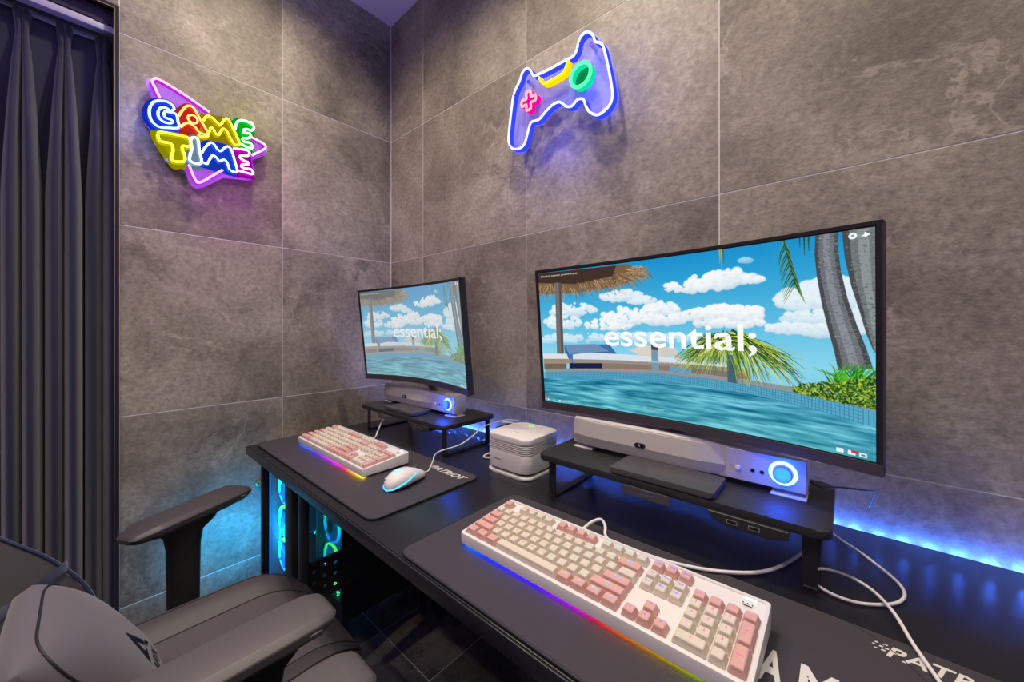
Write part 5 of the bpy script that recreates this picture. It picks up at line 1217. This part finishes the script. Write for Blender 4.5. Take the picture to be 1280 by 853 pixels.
    # hinge covers
    for s in (-1, 1):
        Mh = Matrix.Translation((s * .248, -.19, .425)) @ Matrix.Rotation(R(90), 4, 'Y'); bm = BM(); lathe(bm, [(0, -.016), (.05, -.016), (.055, -.01), (.055, .01), (.05, .016), (0, .016)], 24, Mh); obj('hinge_cover', bm, M['blackplastic'], root, 40)
    # lumbar cushion with straps
    cz, hwc, hz = .117, .128, .142
    def surf(a, b, front=True):   # a,b in [-1,1]
        e = (1 - abs(a) ** 3.4) * (1 - abs(b) ** 3.0); e = max(e, 0) ** .48
        return Vector((a * hwc + .034, .062 + (.062 * e if front else -.035 * e), cz + b * hz))
    bm = BM(); n = 26; G = {}
    for side in (0, 1):
        for i in range(n + 1):
            for j in range(n + 1):
                ai, bj = math.sin((i / n * 2 - 1) * PI / 2), math.sin((j / n * 2 - 1) * PI / 2)
                edge = i in (0, n) or j in (0, n)
                if side and edge: G[(1, i, j)] = G[(0, i, j)]
                else:
                    # round the corners of the outline
                    k = max(0, (abs(ai) ** 6) * (abs(bj) ** 6)); q = surf(ai * (1 - .05 * k), bj * (1 - .07 * k), side == 0)
                    G[(side, i, j)] = bm.verts.new(B @ q)
        for i in range(n):
            for j in range(n):
                f = (G[(side, i, j)], G[(side, i + 1, j)], G[(side, i + 1, j + 1)], G[(side, i, j + 1)]); bm.faces.new(f if side else f[::-1])
    cu_ = obj('lumbar_cushion', bm, M['velour'], root, 70)
    bm = BM(); pts = []
    for k in range(64):
        t = 2 * PI * k / 64; c_, s_ = math.cos(t), math.sin(t); a = .92 * math.copysign(abs(c_) ** .35, c_); b = .94 * math.copysign(abs(s_) ** .35, s_); pts.append(B @ (surf(a, b) + Vector((0, .0008, 0))))
    tube(bm, pts, .0016, 6, True); obj('cushion_piping', bm, M['stitch'], cu_, 60)
    def onc(x, z): return B @ (surf(max(-.999, min(.999, (x - .034) / hwc)), max(-.999, min(.999, (z - cz) / hz))) + Vector((0, .0011, 0)))
    V, F = text_mesh('APIX', .030, .0006, 0, 'CENTER', .12, 2, 1.15)
    bmt = BM(); vs = [bmt.verts.new((-v[0] * 1.0, 0, v[1])) for v in V]
    for f in F:
        try: bmt.faces.new([vs[i] for i in f])
        except Exception: pass
    for v in bmt.verts: v.co = onc(v.co.x * .85 + .038, v.co.z + .050)
    o = obj('cushion_print', bmt, M['logoink'], cu_); o['label'] = 'dark printed lettering APIX'
    bm = BM()
    for poly in ([(0, .046), (-.026, .0), (-.014, .0), (-.001, .022), (.008, .012), (.001, .006), (.012, .006), (.0175, .0), (.026, .0)], ):
        pass
    for poly in ([(-.030, .0), (0, .058), (.0, .034), (-.010, .013)], [(0, .058), (.0225, .014), (.012, .010), (0, .034)], [(-.030, 0), (-.010, .013), (.006, .006)], [(.008, .008), (.028, .010), (.034, -.004)]):
        bm.faces.new([bm.verts.new(onc(-a + .038, b + .080)) for a, b in poly])
    o = obj('cushion_emblem', bm, M['logoink'], cu_); o['label'] = 'dark printed triangular arrowhead emblem'
    for s in (-1,):
        bm = BM(); pts = [B @ Vector(p) for p in ((-.100, .020, .235), (-.130, .026, .225), (-.165, .040, .215), (-.195, .064, .205), (-.230, .080, .195), (-.252, .060, .188), (-.262, .0, .18), (-.255, -.04, .17))]
        tube(bm, smoothpath(pts, 5), .0016, 8, sx=1.0, sy=6.5); obj('strap', bm, M['navycloth'], root, 50)
    return root
ch1 = make_chair((0.775, -0.855, 0)); tag(ch1, 'grey gaming chair with arrowhead cushion facing the left keyboard', 'chair', 'gaming chairs')
ch2 = copy_tree(ch1); ch2.location = (1.507, -0.870, 0); tag(ch2, 'grey gaming chair cut off by the bottom edge, only its arm pad showing', 'chair', 'gaming chairs')
for c in ch1.children:
    if c.name.startswith('arm_pad') and c.location.x < 0:
        c.rotation_euler = (0, 0, R(27)); c.location = (-.290, .025, .662)
for ch in (ch1, ch2):
    for c in ch.children:
        if c.name.startswith('arm_pad') and (c.location.x > 0 or ch is ch2):
            c.location.y -= 0.022
            for g in c.children:
                if g.name.startswith('pad'): g.data = g.data.copy(); g.data.materials[0] = M['armpad2']
